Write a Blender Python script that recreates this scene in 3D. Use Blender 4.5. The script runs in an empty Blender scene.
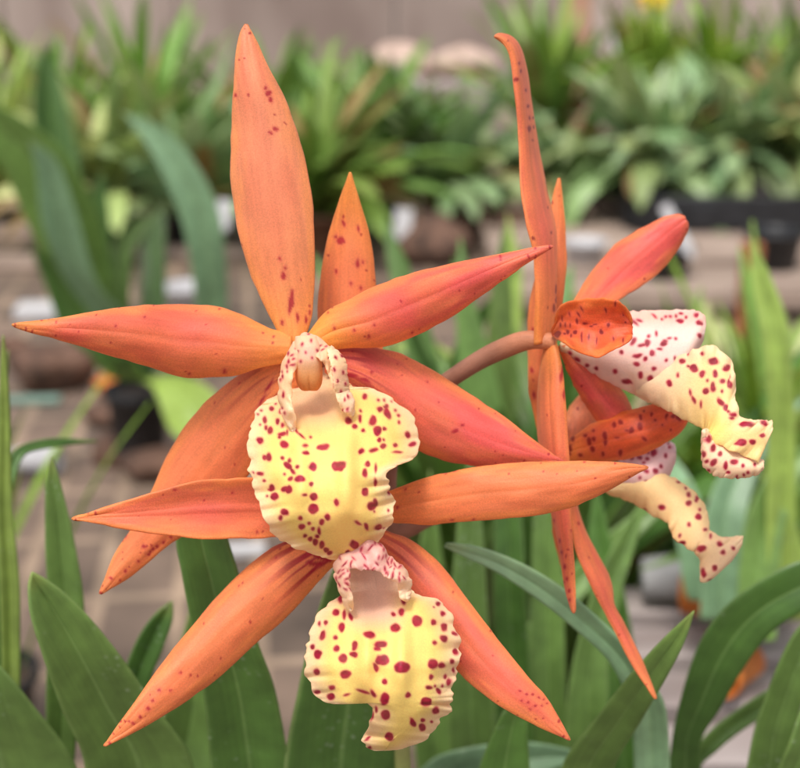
import bpy, math, random
import numpy as np
from mathutils import Vector

random.seed(7)
rng = np.random.default_rng(7)
SC = bpy.context.scene
COL = SC.collection

# ------------------------------------------------------------------ camera
F = 1268.0                       # focal length in photo pixels (800 wide)
D0 = 0.228                       # distance to the front flower, metres
PITCH = math.radians(17)
CAM = np.array((0.0, 0.0, 0.45))
FW = np.array((0, math.cos(PITCH), -math.sin(PITCH)))
UP = np.array((0, math.sin(PITCH), math.cos(PITCH)))
RT = np.array((1.0, 0, 0))


def P(px, py, d):
    px = np.asarray(px, float); py = np.asarray(py, float); d = np.asarray(d, float)
    a = ((px - 400) / F)[..., None]
    b = ((384 - py) / F)[..., None]
    return CAM + d[..., None] * (FW + RT * a + UP * b)


def pix(w):
    r = np.asarray(w, float) - CAM
    d = r @ FW
    return 400 + F * (r @ RT) / d, 384 - F * (r @ UP) / d, d


def G(px, py, z=0.0):
    ray = FW + RT * ((px - 400) / F) + UP * ((384 - py) / F)
    t = (z - CAM[2]) / ray[2]
    return CAM + ray * t


def cam_setup():
    cd = bpy.data.cameras.new('camera')
    co = bpy.data.objects.new('camera', cd)
    COL.objects.link(co)
    co.location = CAM
    co.rotation_euler = (math.pi / 2 - PITCH, 0, 0)
    cd.sensor_fit = 'HORIZONTAL'
    cd.sensor_width = 36
    cd.lens = 36 * F / 800
    cd.clip_start = 0.01
    cd.clip_end = 200
    cd.dof.use_dof = True
    cd.dof.focus_distance = D0 + 0.002
    cd.dof.aperture_fstop = cd.lens / 3.5
    SC.camera = co


cam_setup()


# ------------------------------------------------------------------ colour
def lin(r, g, b):
    out = []
    for c in (r, g, b):
        c /= 255
        out.append(c / 12.92 if c < 0.04045 else ((c + 0.055) / 1.055) ** 2.4)
    return np.array(out)


def mixc(a, b, t):
    t = np.clip(t, 0, 1)[..., None]
    return a * (1 - t) + b * t


def sstep(a, b, x):
    t = np.clip((x - a) / (b - a), 0, 1)
    return t * t * (3 - 2 * t)


# smooth value noise
_tab = rng.random((64, 64))


def vnoise(x, y):
    x = np.asarray(x, float); y = np.asarray(y, float)
    xi = np.floor(x).astype(int); yi = np.floor(y).astype(int)
    fx = x - xi; fy = y - yi
    fx = fx * fx * (3 - 2 * fx); fy = fy * fy * (3 - 2 * fy)
    a = _tab[xi % 64, yi % 64]; b = _tab[(xi + 1) % 64, yi % 64]
    c = _tab[xi % 64, (yi + 1) % 64]; d = _tab[(xi + 1) % 64, (yi + 1) % 64]
    return (a * (1 - fx) + b * fx) * (1 - fy) + (c * (1 - fx) + d * fx) * fy


def pchip(t, y, s):
    """monotone cubic through (t, y[k]) sampled at s; y may be 2-D"""
    t = np.asarray(t, float); y = np.asarray(y, float); s = np.asarray(s, float)
    if y.ndim == 1:
        y = y[:, None]; squeeze = True
    else:
        squeeze = False
    h = np.diff(t)[:, None]
    dl = np.diff(y, axis=0) / h
    m = np.zeros_like(y)
    if len(t) > 2:
        w1 = 2 * h[1:] + h[:-1]; w2 = h[1:] + 2 * h[:-1]
        same = dl[:-1] * dl[1:] > 0
        with np.errstate(divide='ignore', invalid='ignore'):
            hm = (w1 + w2) / (w1 / dl[:-1] + w2 / dl[1:])
        m[1:-1] = np.where(same, hm, 0)
    m[0] = dl[0]; m[-1] = dl[-1]
    k = np.clip(np.searchsorted(t, s, side='right') - 1, 0, len(t) - 2)
    hh = h[k]; u = ((s - t[k])[:, None]) / hh
    r = ((1 + 2 * u) * (1 - u) ** 2 * y[k] + u * (1 - u) ** 2 * hh * m[k]
         + u * u * (3 - 2 * u) * y[k + 1] + u * u * (u - 1) * hh * m[k + 1])
    return r[:, 0] if squeeze else r


def catmull(t, y, s):
    t = np.asarray(t, float); y = np.asarray(y, float); s = np.asarray(s, float)
    if y.ndim == 1:
        return catmull(t, y[:, None], s)[:, 0]
    m = np.gradient(y, t, axis=0) if len(t) > 2 else np.repeat(np.diff(y, axis=0) / np.diff(t)[:, None], 2, 0)
    h = np.diff(t)[:, None]
    k = np.clip(np.searchsorted(t, s, side='right') - 1, 0, len(t) - 2)
    hh = h[k]; u = ((s - t[k])[:, None]) / hh
    return ((1 + 2 * u) * (1 - u) ** 2 * y[k] + u * (1 - u) ** 2 * hh * m[k]
            + u * u * (3 - 2 * u) * y[k + 1] + u * u * (u - 1) * hh * m[k + 1])


# ------------------------------------------------------------------ mesh helpers
class Mesh:
    """collects shells, linked as ONE object"""

    def __init__(self):
        self.v, self.f, self.c, self.uv, self.n = [], [], [], [], 0

    def add(self, verts, faces, cols=None, uvs=None):
        verts = np.asarray(verts, float).reshape(-1, 3)
        k = len(verts)
        self.v.append(verts)
        self.f.append([tuple(i + self.n for i in f) for f in faces])
        self.c.append(np.ones((k, 3)) if cols is None else np.asarray(cols, float).reshape(-1, 3) if np.ndim(cols) > 1 else np.tile(cols, (k, 1)))
        self.uv.append(np.zeros((k, 2)) if uvs is None else np.asarray(uvs, float).reshape(-1, 2))
        self.n += k

    def build(self, name, mat, parent=None, smooth=True, origin=None):
        v = np.concatenate(self.v); c = np.concatenate(self.c); uv = np.concatenate(self.uv)
        f = [x for g in self.f for x in g]
        off = np.zeros(3) if origin is None else np.asarray(origin, float)
        if parent is not None:
            pw = np.array(world_loc(parent))
            off = pw if origin is None else off
        me = bpy.data.meshes.new(name)
        me.from_pydata((v - off).tolist(), [], f)
        me.validate()
        ca = me.color_attributes.new('tint', 'FLOAT_COLOR', 'POINT')
        ca.data.foreach_set('color', np.concatenate([c, np.ones((len(c), 1))], 1).astype(np.float32).ravel())
        ul = me.uv_layers.new(name='UVMap')
        li = np.zeros(len(me.loops), int)
        me.loops.foreach_get('vertex_index', li)
        ul.data.foreach_set('uv', uv[li].astype(np.float32).ravel())
        if smooth:
            me.polygons.foreach_set('use_smooth', [True] * len(me.polygons))
        me.materials.append(mat)
        o = bpy.data.objects.new(name, me)
        COL.objects.link(o)
        if parent is not None:
            o.parent = parent
            o.location = off - pw
        else:
            o.location = off
        return o


def world_loc(o):
    l = Vector(o.location)
    while o.parent:
        o = o.parent
        l = l + Vector(o.location)
    return l


def tag(o, label=None, cat=None, group=None, kind=None):
    if label: o['label'] = label
    if cat: o['category'] = cat
    if group: o['group'] = group
    if kind: o['kind'] = kind
    return o


def empty(name, loc):
    o = bpy.data.objects.new(name, None)
    o.empty_display_size = 0.02
    COL.objects.link(o)
    o.location = loc
    return o


def shell(M, W, cols, uvs, thick=0.0006, edge=0.25):
    """closed thin shell from grid W (nu,nv,3); thickness tapers to the rim"""
    nu, nv, _ = W.shape
    du = np.gradient(W, axis=0); dv = np.gradient(W, axis=1)
    N = np.cross(du, dv)
    L = np.linalg.norm(N, axis=2, keepdims=True)
    N = N / np.maximum(L, 1e-14)
    bad = (L[..., 0] < 1e-14)
    if bad.any():
        N[bad] = N[nu // 2, nv // 2]
    vv = np.linspace(-1, 1, nv)[None, :]; uu = np.linspace(0, 1, nu)[:, None]
    prof = np.sqrt(np.clip(1 - np.abs(vv) ** 6, 0, 1)) * np.ones((nu, 1))
    prof = prof * np.sqrt(np.clip(1 - uu ** 30, 0, 1))
    prof = edge + (1 - edge) * prof
    A = W + N * (prof * thick / 2)[..., None]
    B = W - N * (prof * thick / 2)[..., None]
    k = nu * nv
    idx = np.arange(k).reshape(nu, nv)
    q = np.stack([idx[:-1, :-1], idx[1:, :-1], idx[1:, 1:], idx[:-1, 1:]], -1).reshape(-1, 4)
    faces = [tuple(r) for r in q.tolist()] + [tuple(r) for r in (q[:, ::-1] + k).tolist()]
    rim = list(idx[0, :]) + list(idx[1:, -1]) + list(idx[-1, ::-1][1:]) + list(idx[::-1, 0][1:-1])
    for i in range(len(rim)):
        a, b = int(rim[i]), int(rim[(i + 1) % len(rim)])
        faces.append((a, b, b + k, a + k))
    M.add(np.concatenate([A.reshape(-1, 3), B.reshape(-1, 3)]), faces,
          np.concatenate([cols.reshape(-1, 3)] * 2), np.concatenate([uvs.reshape(-1, 2)] * 2))


def blade(st, dep, nu=90, nv=31, interp=pchip, sm=0):
    """stations (Lx,Ly,Rx,Ry) in photo pixels + depth list -> px,py,depth grids, u, v"""
    S = np.array(st, float)
    dL = np.hypot(*np.diff(S[:, :2], axis=0).T); dR = np.hypot(*np.diff(S[:, 2:], axis=0).T)
    t = np.concatenate([[0], np.cumsum((dL + dR) / 2 + 1e-3)]); t /= t[-1]
    u = np.linspace(0, 1, nu)
    u = 0.55 * u + 0.45 * (1 - (1 - u) ** 2)           # denser towards the tip
    E = interp(t, S, u)
    for _ in range(sm):
        E[1:-1] = E[1:-1] * .5 + (E[:-2] + E[2:]) * .25
    dd = pchip(np.linspace(0, 1, len(dep)), dep, u)
    v = np.linspace(-1, 1, nv)
    w = (v + 1) / 2
    px = E[:, 0:1] * (1 - w) + E[:, 2:3] * w
    py = E[:, 1:2] * (1 - w) + E[:, 3:4] * w
    d = dd[:, None] + 0 * px
    U = u[:, None] + 0 * px; V = v[None, :] + 0 * px
    wid = np.hypot(E[:, 2] - E[:, 0], E[:, 3] - E[:, 1])[:, None] + 0 * px
    return px, py, d, U, V, wid


def tip(st, x, y, e=0.5):
    return st + [(x - e, y, x + e, y)] if isinstance(st, list) else st


def spotmask(px, py, spots, soft=0.9, wob=0.35):
    """list of (x, y, rx, ry[, angle]) ellipses in photo pixels -> 0..1"""
    m = np.zeros_like(px)
    nx = (vnoise(px * 0.21, py * 0.21) - 0.5) * 2; ny = (vnoise(px * 0.21 + 31, py * 0.21 + 17) - 0.5) * 2
    for s in spots:
        x, y, rx, ry = s[:4]
        a = math.radians(s[4]) if len(s) > 4 else 0
        R = max(rx, ry) + 3
        sel = (np.abs(px - x) < R) & (np.abs(py - y) < R)
        if not sel.any():
            continue
        dx = px[sel] - x + nx[sel] * wob * min(rx, 3); dy = py[sel] - y + ny[sel] * wob * min(ry, 3)
        X = dx * math.cos(a) + dy * math.sin(a); Y = -dx * math.sin(a) + dy * math.cos(a)
        r = np.sqrt((X / rx) ** 2 + (Y / ry) ** 2)
        e = soft / min(rx, ry)
        m[sel] = np.maximum(m[sel], 1 - sstep(1 - e * 0.5, 1 + e * 0.5, r))
    return m


# ------------------------------------------------------------------ materials
def nodes(name):
    m = bpy.data.materials.new(name)
    m.use_nodes = True
    nt = m.node_tree
    for n in list(nt.nodes):
        nt.nodes.remove(n)
    return m, nt, nt.nodes, nt.links


def plant_material(name, rough=0.45, sss=0.0, trans=0.2, vein=(900, 90), vein_amt=0.10, mottle=0.08, bump=0.12,
                   cell=3200, spec=0.4, sheen=0.0, speck=0.0, grain=0.0):
    m, nt, N, L = nodes(name)
    out = N.new('ShaderNodeOutputMaterial')
    pb = N.new('ShaderNodeBsdfPrincipled')
    at = N.new('ShaderNodeAttribute'); at.attribute_name = 'tint'
    uv = N.new('ShaderNodeUVMap'); uv.uv_map = 'UVMap'
    mp = N.new('ShaderNodeMapping'); mp.inputs['Scale'].default_value = (vein[1], vein[0], 1)
    L.new(uv.outputs[0], mp.inputs[0])
    nz = N.new('ShaderNodeTexNoise'); nz.inputs['Scale'].default_value = 1; nz.inputs['Detail'].default_value = 3
    L.new(mp.outputs[0], nz.inputs['Vector'])
    r1 = N.new('ShaderNodeMapRange'); r1.inputs['From Min'].default_value = 0.3; r1.inputs['From Max'].default_value = 0.7
    r1.inputs['To Min'].default_value = 1 - vein_amt; r1.inputs['To Max'].default_value = 1 + vein_amt
    L.new(nz.outputs['Fac'], r1.inputs['Value'])
    tc = N.new('ShaderNodeTexCoord')
    n2 = N.new('ShaderNodeTexNoise'); n2.inputs['Scale'].default_value = 160; n2.inputs['Detail'].default_value = 5
    L.new(tc.outputs['Object'], n2.inputs['Vector'])
    r2 = N.new('ShaderNodeMapRange'); r2.inputs['From Min'].default_value = 0.3; r2.inputs['From Max'].default_value = 0.7
    r2.inputs['To Min'].default_value = 1 - mottle; r2.inputs['To Max'].default_value = 1 + mottle
    L.new(n2.outputs['Fac'], r2.inputs['Value'])
    mu = N.new('ShaderNodeMath'); mu.operation = 'MULTIPLY'
    L.new(r1.outputs[0], mu.inputs[0]); L.new(r2.outputs[0], mu.inputs[1])
    vm = N.new('ShaderNodeVectorMath'); vm.operation = 'SCALE'
    L.new(at.outputs['Color'], vm.inputs[0]); L.new(mu.outputs[0], vm.inputs['Scale'])
    colout = vm.outputs[0]
    if grain:
        ng = N.new('ShaderNodeTexNoise'); ng.inputs['Scale'].default_value = 3600; ng.inputs['Detail'].default_value = 1
        L.new(tc.outputs['Object'], ng.inputs['Vector'])
        rg = N.new('ShaderNodeMapRange'); rg.inputs['From Min'].default_value = 0.3; rg.inputs['From Max'].default_value = 0.7
        rg.inputs['To Min'].default_value = 1 - grain; rg.inputs['To Max'].default_value = 1 + grain
        L.new(ng.outputs['Fac'], rg.inputs['Value'])
        vg = N.new('ShaderNodeVectorMath'); vg.operation = 'SCALE'
        L.new(colout, vg.inputs[0]); L.new(rg.outputs[0], vg.inputs['Scale'])
        colout = vg.outputs[0]
    if speck > 0:
        vo = N.new('ShaderNodeTexVoronoi'); vo.inputs['Scale'].default_value = 420
        L.new(tc.outputs['Object'], vo.inputs['Vector'])
        lt = N.new('ShaderNodeMapRange'); lt.inputs['From Min'].default_value = 0.12; lt.inputs['From Max'].default_value = 0.30
        lt.inputs['To Min'].default_value = speck; lt.inputs['To Max'].default_value = 0
        L.new(vo.outputs['Distance'], lt.inputs['Value'])
        n3 = N.new('ShaderNodeTexNoise'); n3.inputs['Scale'].default_value = 55
        L.new(tc.outputs['Object'], n3.inputs['Vector'])
        g3 = N.new('ShaderNodeMapRange'); g3.inputs['From Min'].default_value = 0.52; g3.inputs['From Max'].default_value = 0.68
        L.new(n3.outputs['Fac'], g3.inputs['Value'])
        m3 = N.new('ShaderNodeMath'); m3.operation = 'MULTIPLY'
        L.new(lt.outputs[0], m3.inputs[0]); L.new(g3.outputs[0], m3.inputs[1])
        mx = N.new('ShaderNodeMix'); mx.data_type = 'RGBA'
        L.new(m3.outputs[0], mx.inputs['Factor']); L.new(colout, mx.inputs[6])
        mx.inputs[7].default_value = (0.42, 0.5, 0.36, 1)
        colout = mx.outputs[2]
    L.new(colout, pb.inputs['Base Color'])
    pb.inputs['Roughness'].default_value = rough
    pb.inputs['Specular IOR Level'].default_value = spec
    if sss:
        pb.inputs['Subsurface Weight'].default_value = sss
        pb.inputs['Subsurface Radius'].default_value = (1.0, 0.5, 0.25)
        pb.inputs['Subsurface Scale'].default_value = 0.0012
    if sheen:
        pb.inputs['Sheen Weight'].default_value = sheen
        pb.inputs['Sheen Roughness'].default_value = 0.4
    vo2 = N.new('ShaderNodeTexVoronoi'); vo2.inputs['Scale'].default_value = cell
    L.new(tc.outputs['Object'], vo2.inputs['Vector'])
    ad = N.new('ShaderNodeMath'); ad.operation = 'MULTIPLY_ADD'
    L.new(nz.outputs['Fac'], ad.inputs[0]); ad.inputs[1].default_value = 1.4
    L.new(vo2.outputs['Distance'], ad.inputs[2])
    bp = N.new('ShaderNodeBump'); bp.inputs['Strength'].default_value = bump; bp.inputs['Distance'].default_value = 0.0004
    L.new(ad.outputs[0], bp.inputs['Height'])
    L.new(bp.outputs[0], pb.inputs['Normal'])
    if trans > 0:
        tr = N.new('ShaderNodeBsdfTranslucent')
        L.new(colout, tr.inputs['Color']); L.new(bp.outputs[0], tr.inputs['Normal'])
        ms = N.new('ShaderNodeMixShader'); ms.inputs[0].default_value = trans
        L.new(pb.outputs[0], ms.inputs[1]); L.new(tr.outputs[0], ms.inputs[2])
        L.new(ms.outputs[0], out.inputs[0])
    else:
        L.new(pb.outputs[0], out.inputs[0])
    return m


def simple_material(name, rgb, rough=0.6, noise_scale=60, amt=0.25, rgb2=None, bump=0.2, bdist=0.002, spec=0.4, stretch=(1, 1, 1)):
    m, nt, N, L = nodes(name)
    out = N.new('ShaderNodeOutputMaterial'); pb = N.new('ShaderNodeBsdfPrincipled')
    tc = N.new('ShaderNodeTexCoord'); mp = N.new('ShaderNodeMapping'); mp.inputs['Scale'].default_value = stretch
    L.new(tc.outputs['Object'], mp.inputs[0])
    nz = N.new('ShaderNodeTexNoise'); nz.inputs['Scale'].default_value = noise_scale; nz.inputs['Detail'].default_value = 6
    L.new(mp.outputs[0], nz.inputs['Vector'])
    rp = N.new('ShaderNodeValToRGB')
    rgb = np.array(rgb); b = np.array(rgb2) if rgb2 is not None else rgb * (1 - amt)
    rp.color_ramp.elements[0].position = 0.32; rp.color_ramp.elements[1].position = 0.68
    rp.color_ramp.elements[0].color = (*b, 1); rp.color_ramp.elements[1].color = (*rgb, 1)
    L.new(nz.outputs['Fac'], rp.inputs[0]); L.new(rp.outputs[0], pb.inputs['Base Color'])
    pb.inputs['Roughness'].default_value = rough; pb.inputs['Specular IOR Level'].default_value = spec
    bp = N.new('ShaderNodeBump'); bp.inputs['Strength'].default_value = bump; bp.inputs['Distance'].default_value = bdist
    L.new(nz.outputs['Fac'], bp.inputs['Height']); L.new(bp.outputs[0], pb.inputs['Normal'])
    L.new(pb.outputs[0], out.inputs[0])
    return m


M_PETAL = plant_material('orange_petal', rough=0.46, sss=0.12, trans=0.28, vein=(1700, 90), vein_amt=0.06, mottle=0.07, bump=0.10, spec=0.32, sheen=0.10, grain=.09)
M_LIP = plant_material('spotted_lip', rough=0.5, sss=0.15, trans=0.22, vein=(700, 60), vein_amt=0.03, mottle=0.04, bump=0.10, spec=0.3, grain=.05)
M_LEAF = plant_material('strap_leaf', rough=0.42, trans=0.14, vein=(1500, 10), vein_amt=0.08, mottle=0.18, bump=0.10, cell=1800, spec=0.5, speck=0.4)
M_FAR = plant_material('far_leaf', rough=0.42, trans=0.2, vein=(300, 8), vein_amt=0.08, mottle=0.18, bump=0.05, cell=700, spec=0.45)
M_STALK = plant_material('stalk_skin', rough=0.55, trans=0.0, vein=(300, 40), vein_amt=0.12, mottle=0.2, bump=0.2, spec=0.35)

# ------------------------------------------------------------------ orchid flowers
ORANGE = lin(239, 138, 86); PINK = lin(230, 98, 90); YELLOW = lin(246, 162, 76); DEEP = lin(234, 102, 54); PEACH = lin(244, 160, 112)
CRIM = lin(172, 28, 50); CRIMD = lin(130, 24, 40)


def petal(name, parent, st, dep, cup=0.10, roll=0.0, groove=0.25, tone='orange', pink=0.3, tipy=0.3, base_yellow=0.3,
          spots=(), specks=10, seed=0, streak=0.0, thick=0.0009, nu=170, nv=61, wave=0.5, dark=CRIM):
    """one sepal or petal; dep in mm behind the front flower, cup>0 edges recede"""
    px, py, d, U, V, wid = blade(st, dep, nu, nv)
    r = random.Random(seed * 7 + 3)
    off = d + cup * wid * 0.18 * V * V + roll * V * wid * 0.18
    off = off + 0.35 * groove * np.exp(-(V / 0.10) ** 2) * np.minimum(1, wid / 30) * sstep(0, .15, U) * (1 - 0.6 * U)
    ph = seed * 1.7
    off = off + wave * V * np.abs(V) * np.sin(U * 7.0 + ph + V) * np.minimum(1, wid / 30)
    off = off + 0.35 * wave * (vnoise(U * 9 + seed * 5, V * 3 + 7) - .5) * 2
    # slightly irregular rim
    ed = (vnoise(U * 26 + seed * 3, np.sign(V) * 5 + 9.5) - 0.5) * 1.6 * np.abs(V) ** 4 * np.minimum(1, wid / 20)
    nxp = np.gradient(px, axis=1); nyp = np.gradient(py, axis=1); nl = np.hypot(nxp, nyp) + 1e-9
    sx = nxp / nl * np.sign(V); sy = nyp / nl * np.sign(V)
    px = px + sx * ed; py = py + sy * ed
    W = P(px, py, D0 + off * 0.001)
    # pigment
    n1 = vnoise(U * 6 + seed * 11, V * 2.2 + seed)
    n2 = vnoise(U * 14 + seed * 5, V * 7 + 3)
    col = np.tile(ORANGE if tone == 'orange' else DEEP if tone == 'deep' else PEACH, (*px.shape, 1))
    col = mixc(col, PINK, pink * (0.30 + 1.2 * n1) * (1 - 0.5 * np.abs(V) ** 3))
    col = mixc(col, YELLOW, base_yellow * np.exp(-(U / 0.22) ** 2) * 1.6)
    col = mixc(col, YELLOW, tipy * sstep(0.72, 1.0, U))
    col = mixc(col, YELLOW, 0.32 * sstep(0.5, 1, np.abs(V) + (n2 - .5) * .5))
    # fine parallel veins
    vv = np.sin(V * 17 + (vnoise(U * 5, V * 3 + seed) - .5) * 3)
    col = col * (1 - 0.022 * sstep(0.4, 1, vv))[..., None]
    col = col * (1 - 0.05 * np.exp(-(V / 0.07) ** 2) * (1 - U))[..., None]
    col = col * (0.93 + 0.14 * n2)[..., None]
    if streak:
        vs = vnoise(U * 5 + seed, V * 9 + 11)
        col = mixc(col, CRIM, streak * sstep(0.5, 0.72, vs) * np.exp(-((U - 0.12) / 0.14) ** 2))
    sp = list(spots)
    for k in range(specks):
        i = int((r.random() ** 1.0) * (nu - 1)); j = int((0.5 + 0.48 * (1 if r.random() < .5 else -1) * r.random() ** .6) * (nv - 1))
        if U[i, j] < .05: continue
        s = r.uniform(0.6, 1.35)
        sp.append((px[i, j], py[i, j], s, s * r.uniform(.8, 1.4)))
    m = spotmask(px, py, sp, soft=1.1, wob=0.5)
    halo = spotmask(px, py, [(s[0], s[1], s[2] + 1.5, s[3] + 1.5, s[4] if len(s) > 4 else 0) for s in spots], soft=3, wob=0.4)
    col = mixc(col, PINK * 0.85, halo * 0.4)
    col = mixc(col, dark, m * 0.85)
    uvs = np.stack([U * 0.05, V * wid * 0.5 * 0.00018], -1)
    M = Mesh()
    shell(M, W, col, uvs, thick=thick)
    return M.build(name, M_PETAL, parent)


def scal(pts, ox, oy, s):
    """spots measured in an enlarged crop -> photo pixels"""
    return [(ox + p[0] / s, oy + p[1] / s, p[2] / s, p[3] / s) + tuple(p[4:]) for p in pts]


LIPY = lin(255, 220, 126); LIPE = lin(255, 217, 178); LIPO = lin(253, 202, 116); THROAT = lin(238, 192, 148); PALEPINK = lin(248, 214, 200)
SPOT = lin(166, 8, 54); HALO = lin(226, 84, 112)


def lip_surface(M, st, dep, spots, shape, pigment, nu=230, nv=201, ruffle=1.0, scallop=1.0, thick=0.0008, seed=1, soft=1.3, calm=None, smooth=14):
    px, py, d, U, V, wid = blade(st, dep, nu, nv, sm=smooth)
    off = d + shape(U, V, px, py, wid)
    a = np.abs(V)
    ed_ = (1 - a) * wid / 2                              # distance to the rim, photo pixels
    edge = 1 - sstep(0, min(36, .25 * wid.max()), ed_)
    # ruffled rim, different on the two sides
    ph = np.where(V > 0, 1.3, 4.1) + seed
    rf = np.sin(U * 31 + ph + 3.2 * np.sin(U * 9 + ph)) * 0.45 + (vnoise(U * 45 + seed, np.sign(V) * 3 + 4) - .5) * 1.3 + (vnoise(U * 22 + seed, np.sign(V) * 3 + 9) - .5) * 1.2
    rf = rf * (.25 + 1.3 * vnoise(U * 9 + seed * 2, np.sign(V) * 7 + 8) ** 1.3)
    if calm: edge = edge * (1 - np.exp(-((px - calm[0]) / 30) ** 2 - ((py - calm[1]) / 16) ** 2))
    off = off + ruffle * edge * rf
    off = off + 0.4 * ruffle * (vnoise(px * 0.04 + seed, py * 0.055) - .5) * 2
    sc = (np.abs(np.sin(U * 38 + ph)) - 0.5) * 1.6 + (vnoise(U * 60 + seed, np.sign(V) * 4 + 5) - .5) * 2.4
    sc = sc * scallop * (1 - sstep(0, 9, ed_))
    nxp = np.gradient(px, axis=1); nyp = np.gradient(py, axis=1); nl = np.hypot(nxp, nyp) + 1e-9
    qx = px + nxp / nl * np.sign(V) * sc; qy = py + nyp / nl * np.sign(V) * sc
    W = P(qx, qy, D0 + off * 0.001)
    col = pigment(U, np.sign(V) * (1 - np.clip(ed_ / min(50, wid.max() / 2), 0, 1)), px, py)
    col = col * (0.96 + 0.08 * vnoise(px * 0.09 + 3, py * 0.09))[..., None]
    halo = spotmask(px, py, [(s[0], s[1], s[2] + .9, s[3] + .9) + tuple(s[4:]) for s in spots], soft=1.8, wob=0.3)
    core = spotmask(px, py, spots, soft=soft, wob=0.3)
    tone = vnoise(px * 0.4 + 9, py * 0.4)
    sc_ = mixc(np.tile(SPOT, (*px.shape, 1)), CRIMD, sstep(.3, .8, tone) * 0.75)
    col = mixc(col, HALO, halo * 0.55)
    col = mixc(col, sc_, core * (0.88 + .12 * vnoise(px * .15 + 5, py * .15)))
    uvs = np.stack([U * 0.04, V * wid * 0.5 * 0.00018], -1)
    shell(M, W, col, uvs, thick=thick)


def big(sp, k=1.06):
    return [(q[0], q[1], q[2] * k, q[3] * k) + tuple(q[4:]) for q in sp]


def randspots(st, n, seed, r0=1.0, r1=2.2, inset=0.9, lo=0.0, hi=1.0):
    r = random.Random(seed)
    px, py, d, U, V, wid = blade(st, [0, 0], 60, 41)
    out = []; tries = 0
    while len(out) < n and tries < n * 30:
        tries += 1
        i = r.randrange(60); j = r.randrange(41)
        if abs(V[i, j]) > inset or not lo <= U[i, j] <= hi: continue
        s = r.uniform(r0, r1)
        x = px[i, j] + r.uniform(-1, 1); y = py[i, j] + r.uniform(-1, 1)
        if any(math.hypot(x - q[0], y - q[1]) < s + q[2] + 1.0 for q in out): continue
        out.append((x, y, s, s * r.uniform(0.8, 1.5), r.uniform(-50, 50)))
    return out


# tubes (pedicels, stalks)
def tube(M, pts, rad, col, n=14, m=40):
    """pts: world points, rad list in metres"""
    pts = np.asarray(pts, float)
    t = np.concatenate([[0], np.cumsum(np.linalg.norm(np.diff(pts, axis=0), axis=1))]); t /= t[-1]
    s = np.linspace(0, 1, m)
    C = catmull(t, pts, s); R = pchip(np.linspace(0, 1, len(rad)), rad, s)
    T = np.gradient(C, axis=0); T /= np.linalg.norm(T, axis=1, keepdims=True)
    ref = np.array((0.3, 0.2, 0.9)); A = np.cross(T, ref); A /= np.linalg.norm(A, axis=1, keepdims=True)
    B = np.cross(T, A)
    th = np.linspace(0, 2 * math.pi, n, endpoint=False)
    V = C[:, None] + R[:, None, None] * (A[:, None] * np.cos(th)[None, :, None] + B[:, None] * np.sin(th)[None, :, None])
    k = np.arange(m * n).reshape(m, n)
    F_ = []
    for i in range(m - 1):
        for j in range(n):
            F_.append((k[i, j], k[i, (j + 1) % n], k[i + 1, (j + 1) % n], k[i + 1, j]))
    F_.append(tuple(k[0, ::-1])); F_.append(tuple(k[-1]))
    F_ = [tuple(int(q) for q in f) for f in F_]
    if np.ndim(col) == 1:
        cc = np.tile(col, (m * n, 1))
    else:
        cc = np.repeat(pchip(np.linspace(0, 1, len(col)), np.array(col), s), n, axis=0)
    uv = np.stack([np.repeat(s * 0.1, n), np.tile(th * 0.002, m)], -1)
    M.add(V, F_, cc, uv)


def PM(x, y, mm):
    return P(x, y, D0 + mm * 0.001)


def ellipsoid(M, c, ax, rad, col, n=24, m=16, squash=None):
    """ax: 3 unit axes, rad: 3 radii"""
    vs = []; fs = []
    for i in range(m + 1):
        a = math.pi * i / m
        for j in range(n):
            b = 2 * math.pi * j / n
            q = np.array((math.sin(a) * math.cos(b) * rad[0], math.sin(a) * math.sin(b) * rad[1], math.cos(a) * rad[2]))
            if squash: q = squash(q)
            vs.append(c + q[0] * ax[0] + q[1] * ax[1] + q[2] * ax[2])
    for i in range(m):
        for j in range(n):
            fs.append((i * n + j, i * n + (j + 1) % n, (i + 1) * n + (j + 1) % n, (i + 1) * n + j))
    M.add(np.array(vs), fs, col)


POT_Z = 0.15
ORCHID_BASE = np.array((0.0, 0.27, POT_Z))
orchid = empty('orchid_plant', (ORCHID_BASE[0], ORCHID_BASE[1], 0.012))
tag(orchid, 'orange orchid in bloom with four star-shaped flowers and crimson-spotted yellow lips', 'orchid')

BROWN = lin(150, 104, 84); BROWNG = lin(140, 120, 84); GREENST = lin(150, 165, 90)
NODE = (388, 500, 46)
# main flower stalk, from the pot up to the flowers
M = Mesh()
b = pix(ORCHID_BASE)
tube(M, [ORCHID_BASE, P(407, 900, 0.302), P(403, 768, 0.290), P(398, 640, 0.281), P(391, 545, 0.276), PM(*NODE)],
     [.0026, .0022, .0020, .0019, .0018, .0018], [GREENST, GREENST, GREENST, GREENST * .95, BROWNG, BROWN], m=80)
M.build('flower_stalk', M_STALK, orchid)


def flower(center, label, ped, rads):
    M = Mesh()
    tube(M, ped, rads, [BROWN * .9, BROWN, BROWN, lin(190, 120, 84)], m=60)
    o = M.build('flower', M_STALK, orchid, origin=PM(*center))
    o['label'] = label
    return o


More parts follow.
